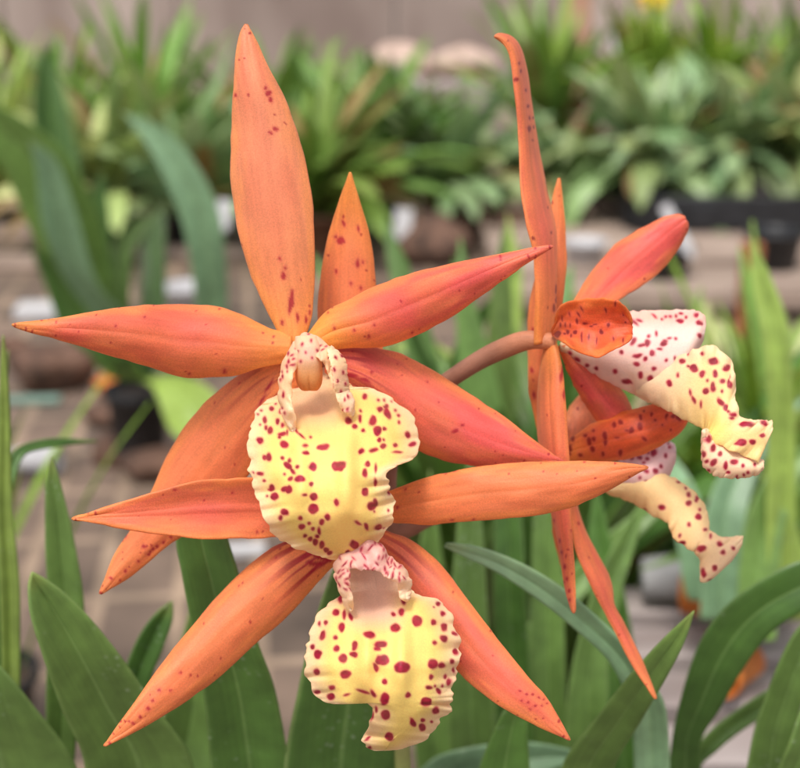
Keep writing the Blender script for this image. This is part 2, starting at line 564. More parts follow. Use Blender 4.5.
# ---------------- flower A: upper, facing the camera
fa = flower((300, 350, 12), 'upper flower facing the camera, its lip broad and notched on the right',
            [PM(*NODE), PM(360, 440, 36), PM(325, 380, 26), PM(300, 352, 13)], [.0018, .0018, .0019, .0026])
petal('dorsal_sepal', fa, tip([(286, 348, 302, 348), (268, 312, 312, 312), (252, 277, 314.5, 272), (237, 225, 313.5, 218), (231, 172, 306, 165), (232, 120, 290, 112),
      (235.5, 60, 264, 58), (239, 38, 254.5, 37), (242, 29, 250, 29)], 246, 24), [12, 11, 9, 8, 8, 9], cup=.22, tone='peach', pink=.3, tipy=.0, base_yellow=.5, seed=1,
      spots=[(265, 89, 1.6, 1.6), (268, 94, 2.6, 2.4), (269.5, 100, 2.2, 2.6), (275, 130, 2.6, 2.2), (271, 134, 1.3, 1.3), (237, 96, 1.5, 2), (280, 258, 1.5, 1.8), (284, 275, 2.2, 4),
             (285, 268, 1.2, 1.6), (291, 302, 2.4, 13, 5), (283, 322, 1.2, 3), (297, 318, 1.2, 4), (305, 320, 1.4, 3.4), (309, 313, 1.2, 2)], specks=12)
petal('petal', fa, tip([(292, 334, 290, 362), (268, 328, 262, 367), (240, 314, 230, 376), (203, 305, 190, 377.5), (160, 305, 150, 367), (110, 309, 100, 352), (60, 318, 50, 337), (30, 322, 28, 331)], 12, 325),
      [11, 9, 7, 3, 0, -2], cup=.30, pink=.75, tipy=.65, base_yellow=.5, seed=2, groove=.5,
      spots=[(225, 370, 1.6, 2.2), (190, 372, 1.2, 1.5), (115, 326, 1, 1), (144, 318, 1.2, 1)], specks=22)
petal('petal', fa, tip([(306, 338, 312, 352), (325, 313, 345, 348), (350, 299, 378, 347), (382, 284, 412, 337), (420, 271, 450, 317), (460, 262, 488, 291), (503, 254, 520, 268), (535, 248, 541, 254)], 553, 246),
      [11, 9, 7, 4, 2, 2], cup=.28, pink=1.1, tipy=.2, base_yellow=.75, seed=3, groove=.6,
      spots=[(369, 335, 1.6, 2.2), (374, 325, 1, 1.2), (355, 330, 1, 1.4), (412, 331, 1.3, 1.5), (335, 328, .9, 1.2)], specks=16)
petal('lateral_sepal', fa, tip([(296, 356, 310, 380), (258, 366, 285, 410), (222, 388, 270, 440), (190, 420, 250, 472), (170, 450, 225, 503), (152, 490, 195, 526), (130, 530, 163, 550), (113, 558, 128, 578)], 100, 594),
      [13, 17, 20, 21, 21, 20], cup=.18, pink=.15, tipy=.15, base_yellow=.2, seed=4, streak=.5,
      spots=[(145, 546, 2, 1.6), (152, 548, 1.6, 1.6), (157, 545, 1.8, 2), (148, 553, 1.8, 1.6), (163, 541, 1.6, 1.6), (125, 570, 1.6, 1.6), (111, 578, 1.6, 1.4), (128, 534, .9, 5, 30), (170, 536, 1.6, 1.4), (138, 560, 1.2, 1.2),
             (270, 386, 1.2, 9, 30), (263, 400, 1, 6, 35)], specks=26)
petal('lateral_sepal', fa, tip([(325, 350, 325, 372), (360, 347, 360, 395), (395, 352, 392, 425), (430, 369, 420, 451), (465, 391, 452, 462), (500, 414, 485, 467), (535, 441, 525, 465)], 564, 462),
      [13, 14, 15, 15, 15, 16], cup=.25, pink=1.15, tipy=.1, base_yellow=.1, seed=5, streak=.7, groove=.5,
      spots=[(350, 374, 9, 1.6, 15), (366, 380, 6, 1.2, 25), (372, 372, 1.3, 1.3), (455, 430, 3, 2), (462, 425, 2, 1.4)], specks=26)

# lip of A
LA = [(292, 374, 336, 366), (289, 385, 342, 377), (281, 394, 352, 389), (268, 400, 368, 387), (260, 404, 381, 391), (255, 414, 393, 400), (253, 424, 406, 409), (249, 436, 418, 422), (247.5, 446, 417, 438), (249, 456, 420, 446),
      (248.5, 466, 417.5, 455), (250, 476, 410, 462), (253, 485, 399, 464.5), (256, 493, 390, 468.5), (258, 501, 386, 475), (261, 510, 386.5, 483), (265, 521, 391, 489), (271, 531, 393.5, 498), (282, 541, 393, 512), (297, 548, 389, 527), (312, 554, 380, 540), (327, 558, 366, 550), (340, 559.5, 354, 557)]
SA = scal([(128, 117, 9, 9), (103, 163, 8, 12), (83, 243, 13, 13), (123, 207, 10, 14), (107, 193, 6, 10), (152, 170, 8, 11), (163, 130, 5, 8), (170, 220, 16, 8), (180, 262, 19, 14, 30), (104, 312, 10, 12), (120, 310, 10, 18),
           (84, 375, 14, 7, 10), (101, 402, 6, 5), (172, 185, 5, 8), (195, 345, 20, 12, 45), (172, 315, 8, 7), (202, 325, 7, 8), (213, 368, 14, 7, 45), (232, 352, 6, 7), (206, 397, 10, 9), (240, 398, 15, 13), (182, 437, 14, 12), (198, 440, 13, 15),
           (131, 430, 10, 13), (142, 467, 14, 15), (113, 465, 4, 4), (180, 528, 16, 13), (165, 548, 7, 9), (260, 265, 10, 5), (262, 294, 14, 10), (290, 350, 18, 14), (331, 273, 24, 11, -10), (393, 348, 24, 19), (412, 344, 12, 12), (284, 418, 9, 9),
           (257, 459, 8, 5), (296, 466, 16, 14), (293, 515, 18, 18), (389, 488, 9, 14), (350, 545, 11, 11), (327, 565, 9, 10), (243, 549, 8, 8), (249, 583, 11, 11), (262, 617, 7, 7), (278, 568, 6, 6), (293, 592, 6, 8), (284, 632, 8, 10),
           (303, 645, 9, 12), (318, 600, 6, 16), (310, 622, 7, 7), (328, 655, 9, 14), (345, 675, 10, 10), (360, 687, 9, 9), (455, 653, 15, 14), (430, 685, 8, 10), (551, 587, 14, 12), (523, 505, 17, 16), (538, 492, 10, 16), (495, 447, 12, 15),
           (503, 583, 6, 14, -30), (470, 568, 14, 4, 30), (497, 372, 9, 16), (508, 337, 10, 12), (483, 290, 13, 10, -30), (532, 284, 18, 7, -15), (573, 266, 12, 10), (554, 243, 9, 9), (547, 207, 16, 18), (576, 199, 9, 8), (531, 167, 13, 20, 20),
           (558, 122, 9, 10), (586, 135, 11, 24, -20), (584, 108, 8, 8), (551, 83, 5, 5), (575, 83, 4, 6), (496, 70, 9, 10), (447, 125, 7, 20), (434, 167, 11, 14), (479, 158, 7, 13), (482, 127, 4, 7), (457, 190, 9, 10), (490, 204, 7, 8),
           (632, 146, 6, 6), (632, 172, 5, 6), (668, 222, 10, 12), (686, 261, 14, 9, -20), (619, 264, 8, 8), (628, 291, 18, 4), (543, 355, 5, 18), (540, 410, 6, 16), (600, 450, 6, 8), (438, 66, 5, 10), (205, 160, 4, 20, -20), (192, 140, 4, 14, -15),
           (225, 205, 4, 16, -35), (244, 226, 18, 4, 40), (190, 215, 4, 10), (282, 234, 5, 4), (160, 232, 6, 6), (180, 378, 4, 4)], 240, 380, 4)


def zprof(py, ys, zs):
    return pchip(np.array(ys, float), np.array(zs, float), np.clip(py, ys[0], ys[-1]).ravel()).reshape(py.shape)


def la_shape(U, V, px, py, wid):
    ed = (1 - np.abs(V)) * wid / 2
    z = zprof(py, [366, 400, 425, 450, 480, 510, 535, 562], [12, 6, 0, -4, -7.5, -8, -5, 1])
    ch = 5.0 * np.exp(-((px - 312) / 32) ** 2) * (1 - sstep(400, 450, py))             # throat channel
    side = 7.5 * (((px - 328) / 85) ** 2) * (1 - sstep(470, 540, py) * .5)
    rim = 2.0 * (1 - sstep(0, 34, ed)) * (1 - np.exp(-((px - 392) / 34) ** 2 - ((py - 468) / 22) ** 2))
    keel = (-1.5 * np.exp(-((px - 300) / 9) ** 2) - 1.5 * np.exp(-((px - 347) / 9) ** 2)) * sstep(415, 445, py) * (1 - sstep(490, 525, py))
    fold = -1.5 * np.exp(-((px - 390) / 16) ** 2 - ((py - 478) / 16) ** 2)
    return z + ch + side + rim + keel + fold


def la_pig(U, V, px, py):
    col = np.tile(LIPY, (*px.shape, 1))
    col = mixc(col, LIPE, sstep(0.45, 1, np.abs(V)) * .8)
    col = mixc(col, LIPO, np.exp(-((px - 345) / 26) ** 2 - ((py - 525) / 30) ** 2) * .75)
    col = mixc(col, THROAT, np.exp(-(np.abs(px - 310) / 38) ** 4) * (1 - sstep(408, 446, py)))
    return col


M = Mesh()
lip_surface(M, LA, [0, 0], big(SA) + [q for q in randspots(LA, 60, 21, .6, 1.15, .97, .12, .95) if abs(q[0] - 325) > 48], la_shape, la_pig, ruffle=1.05, scallop=1.5, seed=1, calm=(390, 468), thick=.0005, smooth=70, nu=260)
HA = [(293, 434, 296, 434), (287, 424, 296, 426), (281, 410, 295, 414), (278.5, 396, 292, 404), (279, 384, 292, 396), (281, 370, 292, 382), (286, 355, 294.5, 371), (295, 341, 300, 362), (306, 332.5, 309, 357), (318, 337, 318, 358), (328, 345, 325, 366), (338, 355, 330, 379), (346, 371, 335, 393), (350, 390, 338, 404), (353, 400, 342, 409), (354, 408, 348, 414), (354, 415, 352, 417)]


def hood_pig(U, V, px, py):
    col = np.tile(lin(250, 212, 160), (*px.shape, 1))
    col = mixc(col, lin(246, 194, 156), np.exp(-((U - .5) / .22) ** 2) * .9)
    col = mixc(col, lin(240, 176, 164), np.exp(-((px - 307) / 12) ** 2 - ((py - 342) / 8) ** 2) * .5)
    return mixc(col, LIPE, 1 - sstep(.05, .3, np.minimum(U, 1 - U)))


hs = randspots(HA, 34, 5, .7, 1.4, .9, .06, .94)
hs = [(x, y, min(a, b_) * .8, max(a, b_) * 1.5, 0 if abs(x - 310) > 20 else 60) for x, y, a, b_, c in hs]
lip_surface(M, HA, [1.6, -.2, -.2, 0.1, 0.4, 0.4, 0.2, -.2, -.2, 1.6], hs, lambda U, V, px, py, wid: -V * 1.6 * sstep(0, .2, U) * sstep(0, .2, 1 - U) - 0.9 * (1 - V * V) + 1.3 * (vnoise(px * .10, py * .10) - .5), hood_pig, nu=190, nv=61, ruffle=.5, scallop=.8, seed=3, thick=.0005)
FR = [(327, 350, 331, 346), (329, 358, 341, 354), (331, 368, 347, 366), (333, 380, 347, 380), (335, 392, 350, 392), (340, 402, 353, 400), (346, 408, 353, 406)]
lip_surface(M, FR, [1, -.8, -1.4, -1.2, 0, 2.5], [(335, 358, 1, 2.2, -30), (341, 357, 1, 2, -40), (334, 370, .9, 2.2, -15), (342, 372, 1, 1.6), (337, 381, .9, 2), (344, 384, .9, 1.4), (340, 391, .9, 1.8), (347, 396, 1.2, 3, -20), (336, 397, 1, 2)], lambda U, V, px, py, wid: 1.4 * V - .5 * (1 - V * V), hood_pig, nu=90, nv=41, ruffle=.25, scallop=.45, seed=12, thick=.0005)
M.build('lip', M_LIP, fa)
M = Mesh()
CO = [(296, 337, 317, 337), (295, 347, 320, 347), (295.5, 356, 321, 356), (296, 366, 321.5, 366), (296, 376, 322, 376), (297, 382, 321.5, 382), (299.5, 387, 319.5, 387), (303, 390, 316.5, 390)]


def col_pig(U, V, px, py):
    col = mixc(np.tile(lin(247, 200, 160), (*px.shape, 1)), np.tile(lin(240, 172, 110), (*px.shape, 1)), sstep(356, 378, py))
    col = mixc(col, lin(240, 176, 160), np.exp(-((py - 352) / 8) ** 2 - ((px - 309) / 9) ** 2) * .6)
    return mixc(col, lin(224, 140, 80), sstep(374, 389, py) * .8)


lip_surface(M, CO, [1.4, -.3, -.6, .2, 1.2, 3.0], [(303, 345, 1, 1.6, 20), (311, 342, .8, 1.6), (316, 351, .8, 1.4, -20), (306, 353, .7, 1.2), (299, 352, .8, 1.5, 30), (312, 358, .7, 1), (302, 361, .7, 1.1)], lambda U, V, px, py, wid: -0.9 * (1 - V * V) + 1.2 * np.abs(V) ** 5 + .5 * np.exp(-(V / .16) ** 2) * sstep(.55, .9, U), col_pig, nu=70, nv=41, ruffle=0, scallop=0, seed=2)
M.build('column', M_LIP, fa)

# ---------------- flower B: lower, facing the camera
fb = flower((366, 520, 16), 'lower flower facing the camera, its lip notched on the left',
            [PM(*NODE), PM(384, 508, 40), PM(372, 514, 28), PM(366, 522, 17)], [.0018, .0018, .002, .0026])
petal('dorsal_sepal', fb, tip([(358, 535, 374, 535), (345, 480, 385, 480), (330, 420, 390, 420), (322, 360, 385, 360), (318, 310, 377, 310), (322, 268, 375, 272), (332, 222, 368.5, 232), (342, 192, 359, 200), (347, 180, 353.5, 183)], 350, 172),
      [18, 22, 24, 24, 24, 22], cup=.25, pink=.05, tipy=.8, base_yellow=.1, seed=6,
      spots=[(341, 241, 4, 3.6), (344, 223, 1.3, 3.6, -20), (337, 237, 1.4, 1.6), (358, 228, 1.2, 3), (357, 263, 1.6, 4), (362, 262, 1, 1.4), (351, 284, 1.2, 2.6), (337, 272, 1.2, 2.4), (360, 288, 1.2, 2)], specks=12)
petal('petal', fb, tip([(345, 500, 345, 528), (300, 486, 300, 534), (262, 477.5, 262, 538), (205, 480, 210, 539), (155, 492, 160, 534), (110, 505, 112, 527), (90, 512, 91, 522.5)], 72, 519),
      [17, 14, 11, 8, 5, 3], cup=-.15, pink=.55, tipy=.5, base_yellow=.1, seed=7, groove=-.8,
      spots=[(232, 492, 1, 1), (175, 489, 2.4, 1), (95, 524, 1.4, .8), (257, 532, 1, 2)], specks=14)
petal('petal', fb, tip([(365, 500, 365, 520), (393, 490, 393, 522.5), (425, 478, 430, 524.5), (465, 469, 470, 521), (515, 463, 520, 517), (565, 461, 568, 508), (610, 462, 610, 489), (632, 464, 632, 476)], 648, 467),
      [17, 14, 10, 7, 5, 6], cup=.22, pink=.12, tipy=.1, base_yellow=.2, seed=8, groove=.5,
      spots=[(445, 473, 1.3, 1), (456, 471, 1.5, 1), (406, 490, 1, 1.3), (398, 507, .9, 1.4), (474, 518, 1.4, .9), (452, 519, 1.4, 1)], specks=12)
petal('lateral_sepal', fb, tip([(345, 532, 352, 555), (318, 533, 332, 567), (285, 541, 310, 592), (252, 563, 283, 620), (218, 596, 250, 648), (187, 632, 215, 680), (155, 673, 175, 708), (128, 711, 138, 730)], 104, 746),
      [17, 15, 13, 10, 7, 5], cup=.25, pink=.10, tipy=.15, base_yellow=.15, seed=9, streak=1.0,
      spots=[(320, 556, 12, 3, 20), (314, 563, 9, 2.4, 10), (160, 690, 1.6, 1.4), (148, 708, 1.8, 1.4), (140, 716, 1.6, 1.4), (153, 700, 1.2, 1.2), (180, 672, 1.2, 1.2), (133, 722, 1.4, 1.2), (170, 690, 1.2, 1)], specks=24)
petal('lateral_sepal', fb, tip([(375, 528, 368, 550), (402, 536, 385, 578), (432, 556, 408, 615), (463, 593, 436, 650), (499, 641, 468, 681), (529, 677, 500, 706), (551, 704, 533, 724)], 570, 740),
      [17, 15, 12, 9, 7, 7], cup=.22, pink=.55, tipy=.15, base_yellow=.15, seed=10, streak=.6,
      spots=[(520, 691, 1.3, 1), (526, 694, 1.4, 1.2), (532, 695, 1.6, 1.2), (538, 698, 1.2, 1.2), (543, 700, 1.2, 1), (535, 705, 1.3, 1.2), (528, 702, 1.2, 1.2), (522, 700, 1, 1), (541, 706, 1, 1), (546, 704, 1, 1), (530, 708, .9, .9)], specks=12)
LB = [(349, 560, 397, 562), (347, 570, 400, 572), (347, 584, 407, 583), (346, 594, 411, 591), (336, 599, 416, 596), (320, 611, 438, 598), (314, 622, 448, 608), (309, 636, 452, 621), (306, 647, 458, 636), (305, 660, 461, 648), (306, 674, 459, 662), (310, 685, 456, 675), (317, 698, 453, 686),
      (330, 705, 451, 695), (345, 701, 450, 704), (358, 698, 451, 713), (370, 704, 442, 717), (372.5, 717, 438, 726), (369, 728, 430, 735), (363, 739, 419, 742), (366, 747, 406, 747.5), (376, 750.5, 391, 750)]
SB = scal([(173, 181, 14, 12), (132, 221, 9, 10), (104, 224, 5, 9), (196, 241, 11, 18), (118, 272, 9, 20, 15), (172, 283, 8, 8), (78, 319, 9, 10), (99, 350, 15, 18), (176, 330, 11, 12), (250, 317, 12, 18), (248, 352, 16, 12), (203, 370, 18, 18), (93, 420, 11, 11),
           (213, 431, 21, 14, -10), (158, 485, 12, 9), (97, 505, 10, 10), (153, 524, 16, 13), (190, 125, 7, 18), (215, 125, 5, 18), (206, 190, 6, 18), (232, 197, 7, 16, -20), (309, 273, 21, 12, 10), (354, 310, 26, 12, -10), (340, 328, 14, 10), (362, 373, 28, 19),
           (445, 403, 25, 20), (334, 401, 11, 17, -20), (372, 463, 13, 11), (372, 531, 17, 23), (376, 595, 20, 17), (392, 686, 14, 18), (467, 517, 9, 10), (541, 545, 20, 18), (580, 579, 13, 11), (487, 627, 10, 17, -25), (527, 620, 10, 8), (526, 649, 12, 13),
           (565, 626, 6, 5), (554, 487, 12, 8), (592, 500, 8, 14, -30), (560, 445, 8, 11), (620, 443, 6, 10), (635, 466, 8, 13), (609, 480, 4, 5), (577, 480, 4, 4), (568, 390, 19, 18), (604, 393, 15, 10), (648, 378, 9, 8), (656, 412, 6, 11), (665, 340, 12, 13),
           (658, 267, 9, 8), (614, 284, 13, 12), (616, 239, 14, 16), (572, 218, 12, 13), (608, 183, 9, 9), (592, 141, 10, 10), (573, 158, 3, 3), (575, 303, 8, 7), (505, 214, 18, 22), (419, 245, 20, 16), (412, 188, 8, 9), (441, 180, 11, 17), (452, 125, 9, 22),
           (326, 508, 7, 18, -30), (285, 500, 26, 5, 15), (338, 575, 6, 14), (323, 605, 4, 20), (310, 733, 6, 6), (215, 515, 12, 4, -20), (305, 700, 10, 4, -40)], 295, 570, 4.15)


def lb_shape(U, V, px, py, wid):
    ed = (1 - np.abs(V)) * wid / 2
    z = zprof(py, [560, 592, 615, 640, 670, 700, 725, 752], [8, 4, 0, -4, -6.5, -6, -3, 3])
    ch = 5.0 * np.exp(-((px - 374) / 24) ** 2) * (1 - sstep(596, 640, py))
    side = 7.0 * (((px - 384) / 78) ** 2)
    rim = 2.0 * (1 - sstep(0, 30, ed)) * (1 - np.exp(-((px - 362) / 30) ** 2 - ((py - 706) / 20) ** 2))
    keel = (-1.3 * np.exp(-((px - 366) / 8) ** 2) - 1.3 * np.exp(-((px - 402) / 8) ** 2)) * sstep(610, 640, py) * (1 - sstep(675, 710, py))
    fold = 3.0 * np.exp(-((px - 363) / 10) ** 2 - ((py - 714) / 24) ** 2)
    return z + ch + side + rim + keel + fold


def lb_pig(U, V, px, py):
    col = np.tile(LIPY, (*px.shape, 1))
    col = mixc(col, LIPE, sstep(0.4, 1, np.abs(V)) * .85)
    col = mixc(col, LIPO, np.exp(-((px - 372) / 12) ** 2 - ((py - 690) / 40) ** 2) * .5)
    col = mixc(col, lin(240, 196, 168), np.exp(-(np.abs(px - 374) / 29) ** 4) * (1 - sstep(612, 642, py)))
    return col


M = Mesh()
lip_surface(M, LB, [0, 0], big(SB), lb_shape, lb_pig, ruffle=1.0, scallop=1.5, seed=7, calm=(366, 702), thick=.0005, smooth=70, nu=260)
HB = [(349, 611, 352, 611), (345, 604, 353, 605), (340, 592, 352, 595), (335, 577, 350, 585), (334, 565, 350, 573), (339, 556, 352, 567), (352, 546, 360, 570), (366, 539.5, 368, 570), (380, 543, 377, 571), (390, 557, 384, 575), (400, 564, 389, 579), (410, 577, 397, 583), (411, 586, 399, 593), (410, 594, 402, 599), (409, 601, 406, 602)]
hb = [(x, y, min(a, b_) * .55, max(a, b_) * 1.5, c) for x, y, a, b_, c in randspots(HB, 46, 6, .8, 1.5, .92, .16, .84)]


def hoodb_pig(U, V, px, py):
    col = np.tile(lin(246, 200, 172), (*px.shape, 1))
    col = mixc(col, lin(240, 176, 172), np.exp(-((U - .52) / .16) ** 2) * .7)
    return mixc(col, LIPE, 1 - sstep(.05, .28, np.minimum(U, 1 - U)))


lip_surface(M, HB, [1.2, -.4, -.8, -1.5, -2, -1.5, -.8, -.4, 1.2], hb, lambda U, V, px, py, wid: -V * 1.4 * sstep(0, .2, U) * sstep(0, .2, 1 - U) - 0.9 * (1 - V * V) + 2.2 * (vnoise(px * .09, py * .09) - .5), hoodb_pig, nu=190, nv=61, ruffle=.4, scallop=.8, seed=5, thick=.0005)
M.build('lip', M_LIP, fb)
M = Mesh()
ellipsoid(M, PM(372, 554, 9), (RT, UP, FW), (.0028, .0026, .003), lin(214, 156, 124))
M.build('column', M_LIP, fb)

# ---------------- flower C: upper right, in profile facing right
fc = flower((551, 336, 24), 'upper right flower seen from the side, facing right',
            [PM(*NODE), PM(391, 455, 46), PM(416, 408, 40), PM(452, 378, 33), (PM(500, 350, 28)), PM(530, 340, 25), PM(556, 342, 24)], [.0018, .0018, .0018, .00185, .0019, .0021, .0016])
petal('dorsal_sepal', fc, [(534, 345, 553, 340), (535, 292, 556, 292), (533, 256, 556, 240), (526, 224, 547, 192), (519.5, 180, 538.5, 148), (518, 132, 531.5, 104), (515, 96, 526, 68), (510, 58, 518, 44), (504, 45, 508, 35.5), (498, 39, 500, 34), (494, 36.5, 495, 35)],
      [24, 22, 22, 23, 22, 19], cup=.5, roll=.9, pink=.5, tipy=.2, base_yellow=.35, seed=11,
      spots=[(517, 64, 1, 1.6), (519, 72, 1, 1.8), (516, 80, 1.2, 1.8), (526, 106, 1.2, 2), (527, 118, 1, 1.6), (527, 129, 1.4, 3), (524, 90, 1, 1.4), (554, 290, 1.6, 4), (555, 300, 1.6, 3.5), (552, 308, 1.4, 3)], specks=10, dark=CRIMD)
petal('petal', fc, [(560, 322, 588, 330), (576, 296, 618, 301), (592, 271, 640, 287), (616, 244, 660, 272), (644, 227, 676, 252), (666, 216.5, 685, 237), (677, 214.5, 688, 228), (685, 217, 687.5, 222)],
      [26, 30, 34, 37, 38, 38], cup=.25, pink=1.0, tipy=.05, base_yellow=.4, seed=12, groove=.7, specks=4)
petal('petal', fc, [(552, 330, 555, 338), (560, 306, 565, 344), (577, 299.5, 580, 353), (597, 298, 597, 357.5), (613, 299.5, 610, 351.5), (622, 304, 620, 347), (628, 311, 628, 342), (632, 322, 632.5, 337)],
      [22, 17, 13, 11, 10, 10], cup=-.35, tone='deep', pink=.1, tipy=0, base_yellow=.2, seed=13, groove=-.5, wave=1.2, dark=lin(120, 22, 34), specks=0,
      spots=scal([(360, 160, 4, 16, -30), (490, 165, 6, 18, -15), (545, 130, 4, 12), (290, 190, 4, 15, -20), (340, 195, 5, 18, -25), (250, 220, 4, 18, -10), (270, 255, 4, 14), (330, 238, 6, 20), (375, 240, 14, 8), (410, 262, 12, 6), (430, 250, 14, 5),
                  (505, 258, 8, 12), (467, 295, 8, 18, -20), (440, 350, 5, 24), (393, 335, 5, 18), (355, 330, 6, 28), (318, 298, 12, 14), (280, 300, 9, 14), (295, 255, 4, 12), (535, 340, 5, 16, -15), (590, 350, 5, 12), (300, 320, 5, 10), (225, 310, 20, 24),
                  (240, 255, 5, 9), (262, 310, 8, 8), (600, 235, 5, 5), (585, 190, 4, 8)], 520, 280, 5.69))
petal('lateral_sepal', fc, [(547, 338, 555, 338), (541, 365, 561, 362), (537, 410, 566, 410), (540, 455, 569, 455), (550, 505, 571, 508), (559, 545, 573.5, 550), (566, 590, 575.5, 592), (571, 607, 575, 609), (573, 613, 574, 613.5)],
      [24, 21, 20, 22, 23, 23], cup=.5, roll=-.7, pink=.5, tipy=.05, base_yellow=.4, seed=14, groove=.5,
      spots=[(562, 540, 1, 2.4), (564, 552, 1, 2), (567, 566, 1.2, 2.4), (569, 578, 1.2, 2), (571, 590, 1.2, 2.4), (568, 556, .8, 2), (572, 600, 1, 1.6), (556, 520, .9, 1.6), (561, 375, 1.4, 8, 5), (563, 395, 1, 5)], specks=10)
petal('lateral_sepal', fc, [(558, 346, 568, 344), (566, 368, 588, 360), (577, 391, 607, 374), (592, 414, 624, 393), (603, 426, 630, 405), (616, 429, 632, 416), (626, 425, 630, 421)],
      [24, 26, 29, 31, 33], cup=.35, pink=.8, tipy=.05, base_yellow=.25, seed=15, groove=.4, specks=4)
M = Mesh()
TC = [(560, 343, 560, 349), (580, 334, 580, 365), (605, 318, 603, 379), (632, 311.5, 632, 393), (660, 310.5, 660, 406), (683, 310, 676, 398), (697, 311, 687, 376), (704, 316, 696, 352), (705.5, 324, 703, 340)]
sc1 = scal([(60, 95, 20, 5, 40), (95, 185, 8, 6), (110, 178, 10, 16), (130, 217, 11, 11), (72, 225, 20, 7, -15), (70, 258, 12, 8), (103, 238, 8, 8), (86, 300, 8, 12), (125, 318, 11, 20), (137, 275, 8, 7), (28, 325, 16, 8, 20), (55, 170, 8, 18, 45), (85, 187, 10, 6), (160, 200, 10, 5),
            (175, 180, 14, 10), (180, 170, 10, 7), (197, 158, 10, 4), (225, 160, 6, 6), (140, 70, 12, 5, 50), (170, 82, 5, 5), (185, 72, 5, 5), (200, 70, 4, 5), (225, 70, 5, 7), (245, 60, 8, 5), (240, 90, 16, 8), (265, 75, 5, 6), (305, 65, 8, 10), (318, 97, 12, 9),
            (316, 145, 7, 9), (185, 245, 6, 6), (220, 236, 5, 8), (115, 150, 6, 6), (145, 140, 5, 10), (80, 90, 12, 5, 20), (45, 150, 6, 8), (8, 210, 8, 8)], 620, 300, 4.04) + [(570, 352, 2.6, 1.4, 30), (578, 358, 2.8, 1.4, 30), (588, 364, 2, 1.6), (597, 367, 2.4, 2), (616, 370, 2, 2.2), (630, 380, 4, 1.4, 30)]


def c_pig(U, V, px, py):
    col = np.tile(PALEPINK, (*px.shape, 1))
    t = sstep(0, 1, (py - (330 + (px - 560) * 0.30)) / 34)
    col = mixc(col, lin(248, 206, 140), t * sstep(610, 680, px))
    col = mixc(col, lin(240, 176, 150), np.exp(-((py - 318) / 9) ** 2) * sstep(600, 640, px) * .6)
    return mixc(col, lin(226, 190, 150), 1 - sstep(560, 600, px))


lip_surface(M, TC, [24, 23, 20, 18, 18, 20], sc1, lambda U, V, px, py, wid: 6 * V * V * np.minimum(1, wid / 60), c_pig, nu=160, nv=121, ruffle=.5, scallop=.6, seed=2)
BC = [(640, 368, 636, 392), (680, 356, 678, 416), (698, 348, 698, 426), (711, 345, 704, 430), (724, 353, 706, 434), (734, 366, 706.5, 437), (735, 384, 706, 440), (736, 402, 706, 443), (740, 416, 711, 443), (756, 420.5, 726, 448), (772, 421, 745, 456), (773, 430, 758, 463)]
sc2 = scal([(335, 220, 8, 8), (377, 250, 20, 15), (300, 278, 17, 16), (280, 270, 8, 5), (427, 275, 14, 14), (333, 300, 12, 14), (387, 300, 9, 14), (415, 330, 9, 10), (440, 340, 9, 16), (378, 355, 10, 20), (350, 370, 14, 13), (355, 328, 4, 6), (413, 370, 5, 7), (255, 250, 10, 10),
            (278, 215, 5, 7), (300, 402, 6, 18, -25), (285, 375, 5, 14, -10), (202, 337, 11, 11), (238, 305, 5, 9), (410, 415, 10, 22, -40), (428, 440, 10, 14), (455, 467, 12, 8), (440, 455, 6, 6), (507, 505, 26, 9, -5), (578, 498, 12, 7), (573, 547, 11, 8), (487, 577, 22, 13, -15),
            (533, 571, 14, 9), (450, 480, 8, 6), (330, 420, 4, 14), (445, 315, 4, 6)], 620, 300, 4.04)


def cb_pig(U, V, px, py):
    col = np.tile(lin(253, 218, 150), (*px.shape, 1))
    col = mixc(col, LIPE, sstep(.5, 1, -V) * .7)
    col = mixc(np.tile(lin(249, 212, 172), (*px.shape, 1)), col, sstep(648, 712, px + (py - 390) * .35))
    return mixc(col, LIPY, np.exp(-((px - 716) / 14) ** 2 - ((py - 430) / 16) ** 2))


lip_surface(M, BC, [22, 18, 15, 13, 11, 9, 8, 8], sc2, lambda U, V, px, py, wid: 2.0 * V * V * (1 - sstep(.6, .9, U)), cb_pig, nu=180, nv=121, ruffle=.7, scallop=.9, seed=9)
FC = [(703, 432, 705, 428), (702, 450, 711, 434), (703, 464, 718, 441), (710, 473, 730, 445), (727, 478, 743, 451), (747, 477, 753, 455), (758, 473, 760, 460), (764, 466, 764, 462)]
lip_surface(M, FC, [10, 9.5, 9.5, 9.5, 10], scal([(352, 565, 7, 14), (372, 600, 9, 14), (345, 620, 6, 10), (400, 625, 9, 10), (378, 655, 10, 15, 20), (355, 650, 6, 7), (425, 668, 9, 14), (458, 655, 14, 9), (435, 693, 8, 7), (470, 710, 6, 8), (495, 670, 7, 6), (515, 690, 5, 5), (518, 637, 16, 7),
                                              (360, 685, 5, 6), (410, 575, 10, 5, 40), (430, 590, 14, 4, 40), (500, 700, 5, 5), (540, 668, 6, 5), (365, 555, 5, 9)], 620, 300, 4.04),
            lambda U, V, px, py, wid: 0.8 * V + 2.4 * V * V - 1.2, lambda U, V, px, py: np.tile(LIPE, (*px.shape, 1)), nu=110, nv=61, ruffle=.5, scallop=.7, seed=4)
M.build('lip', M_LIP, fc)

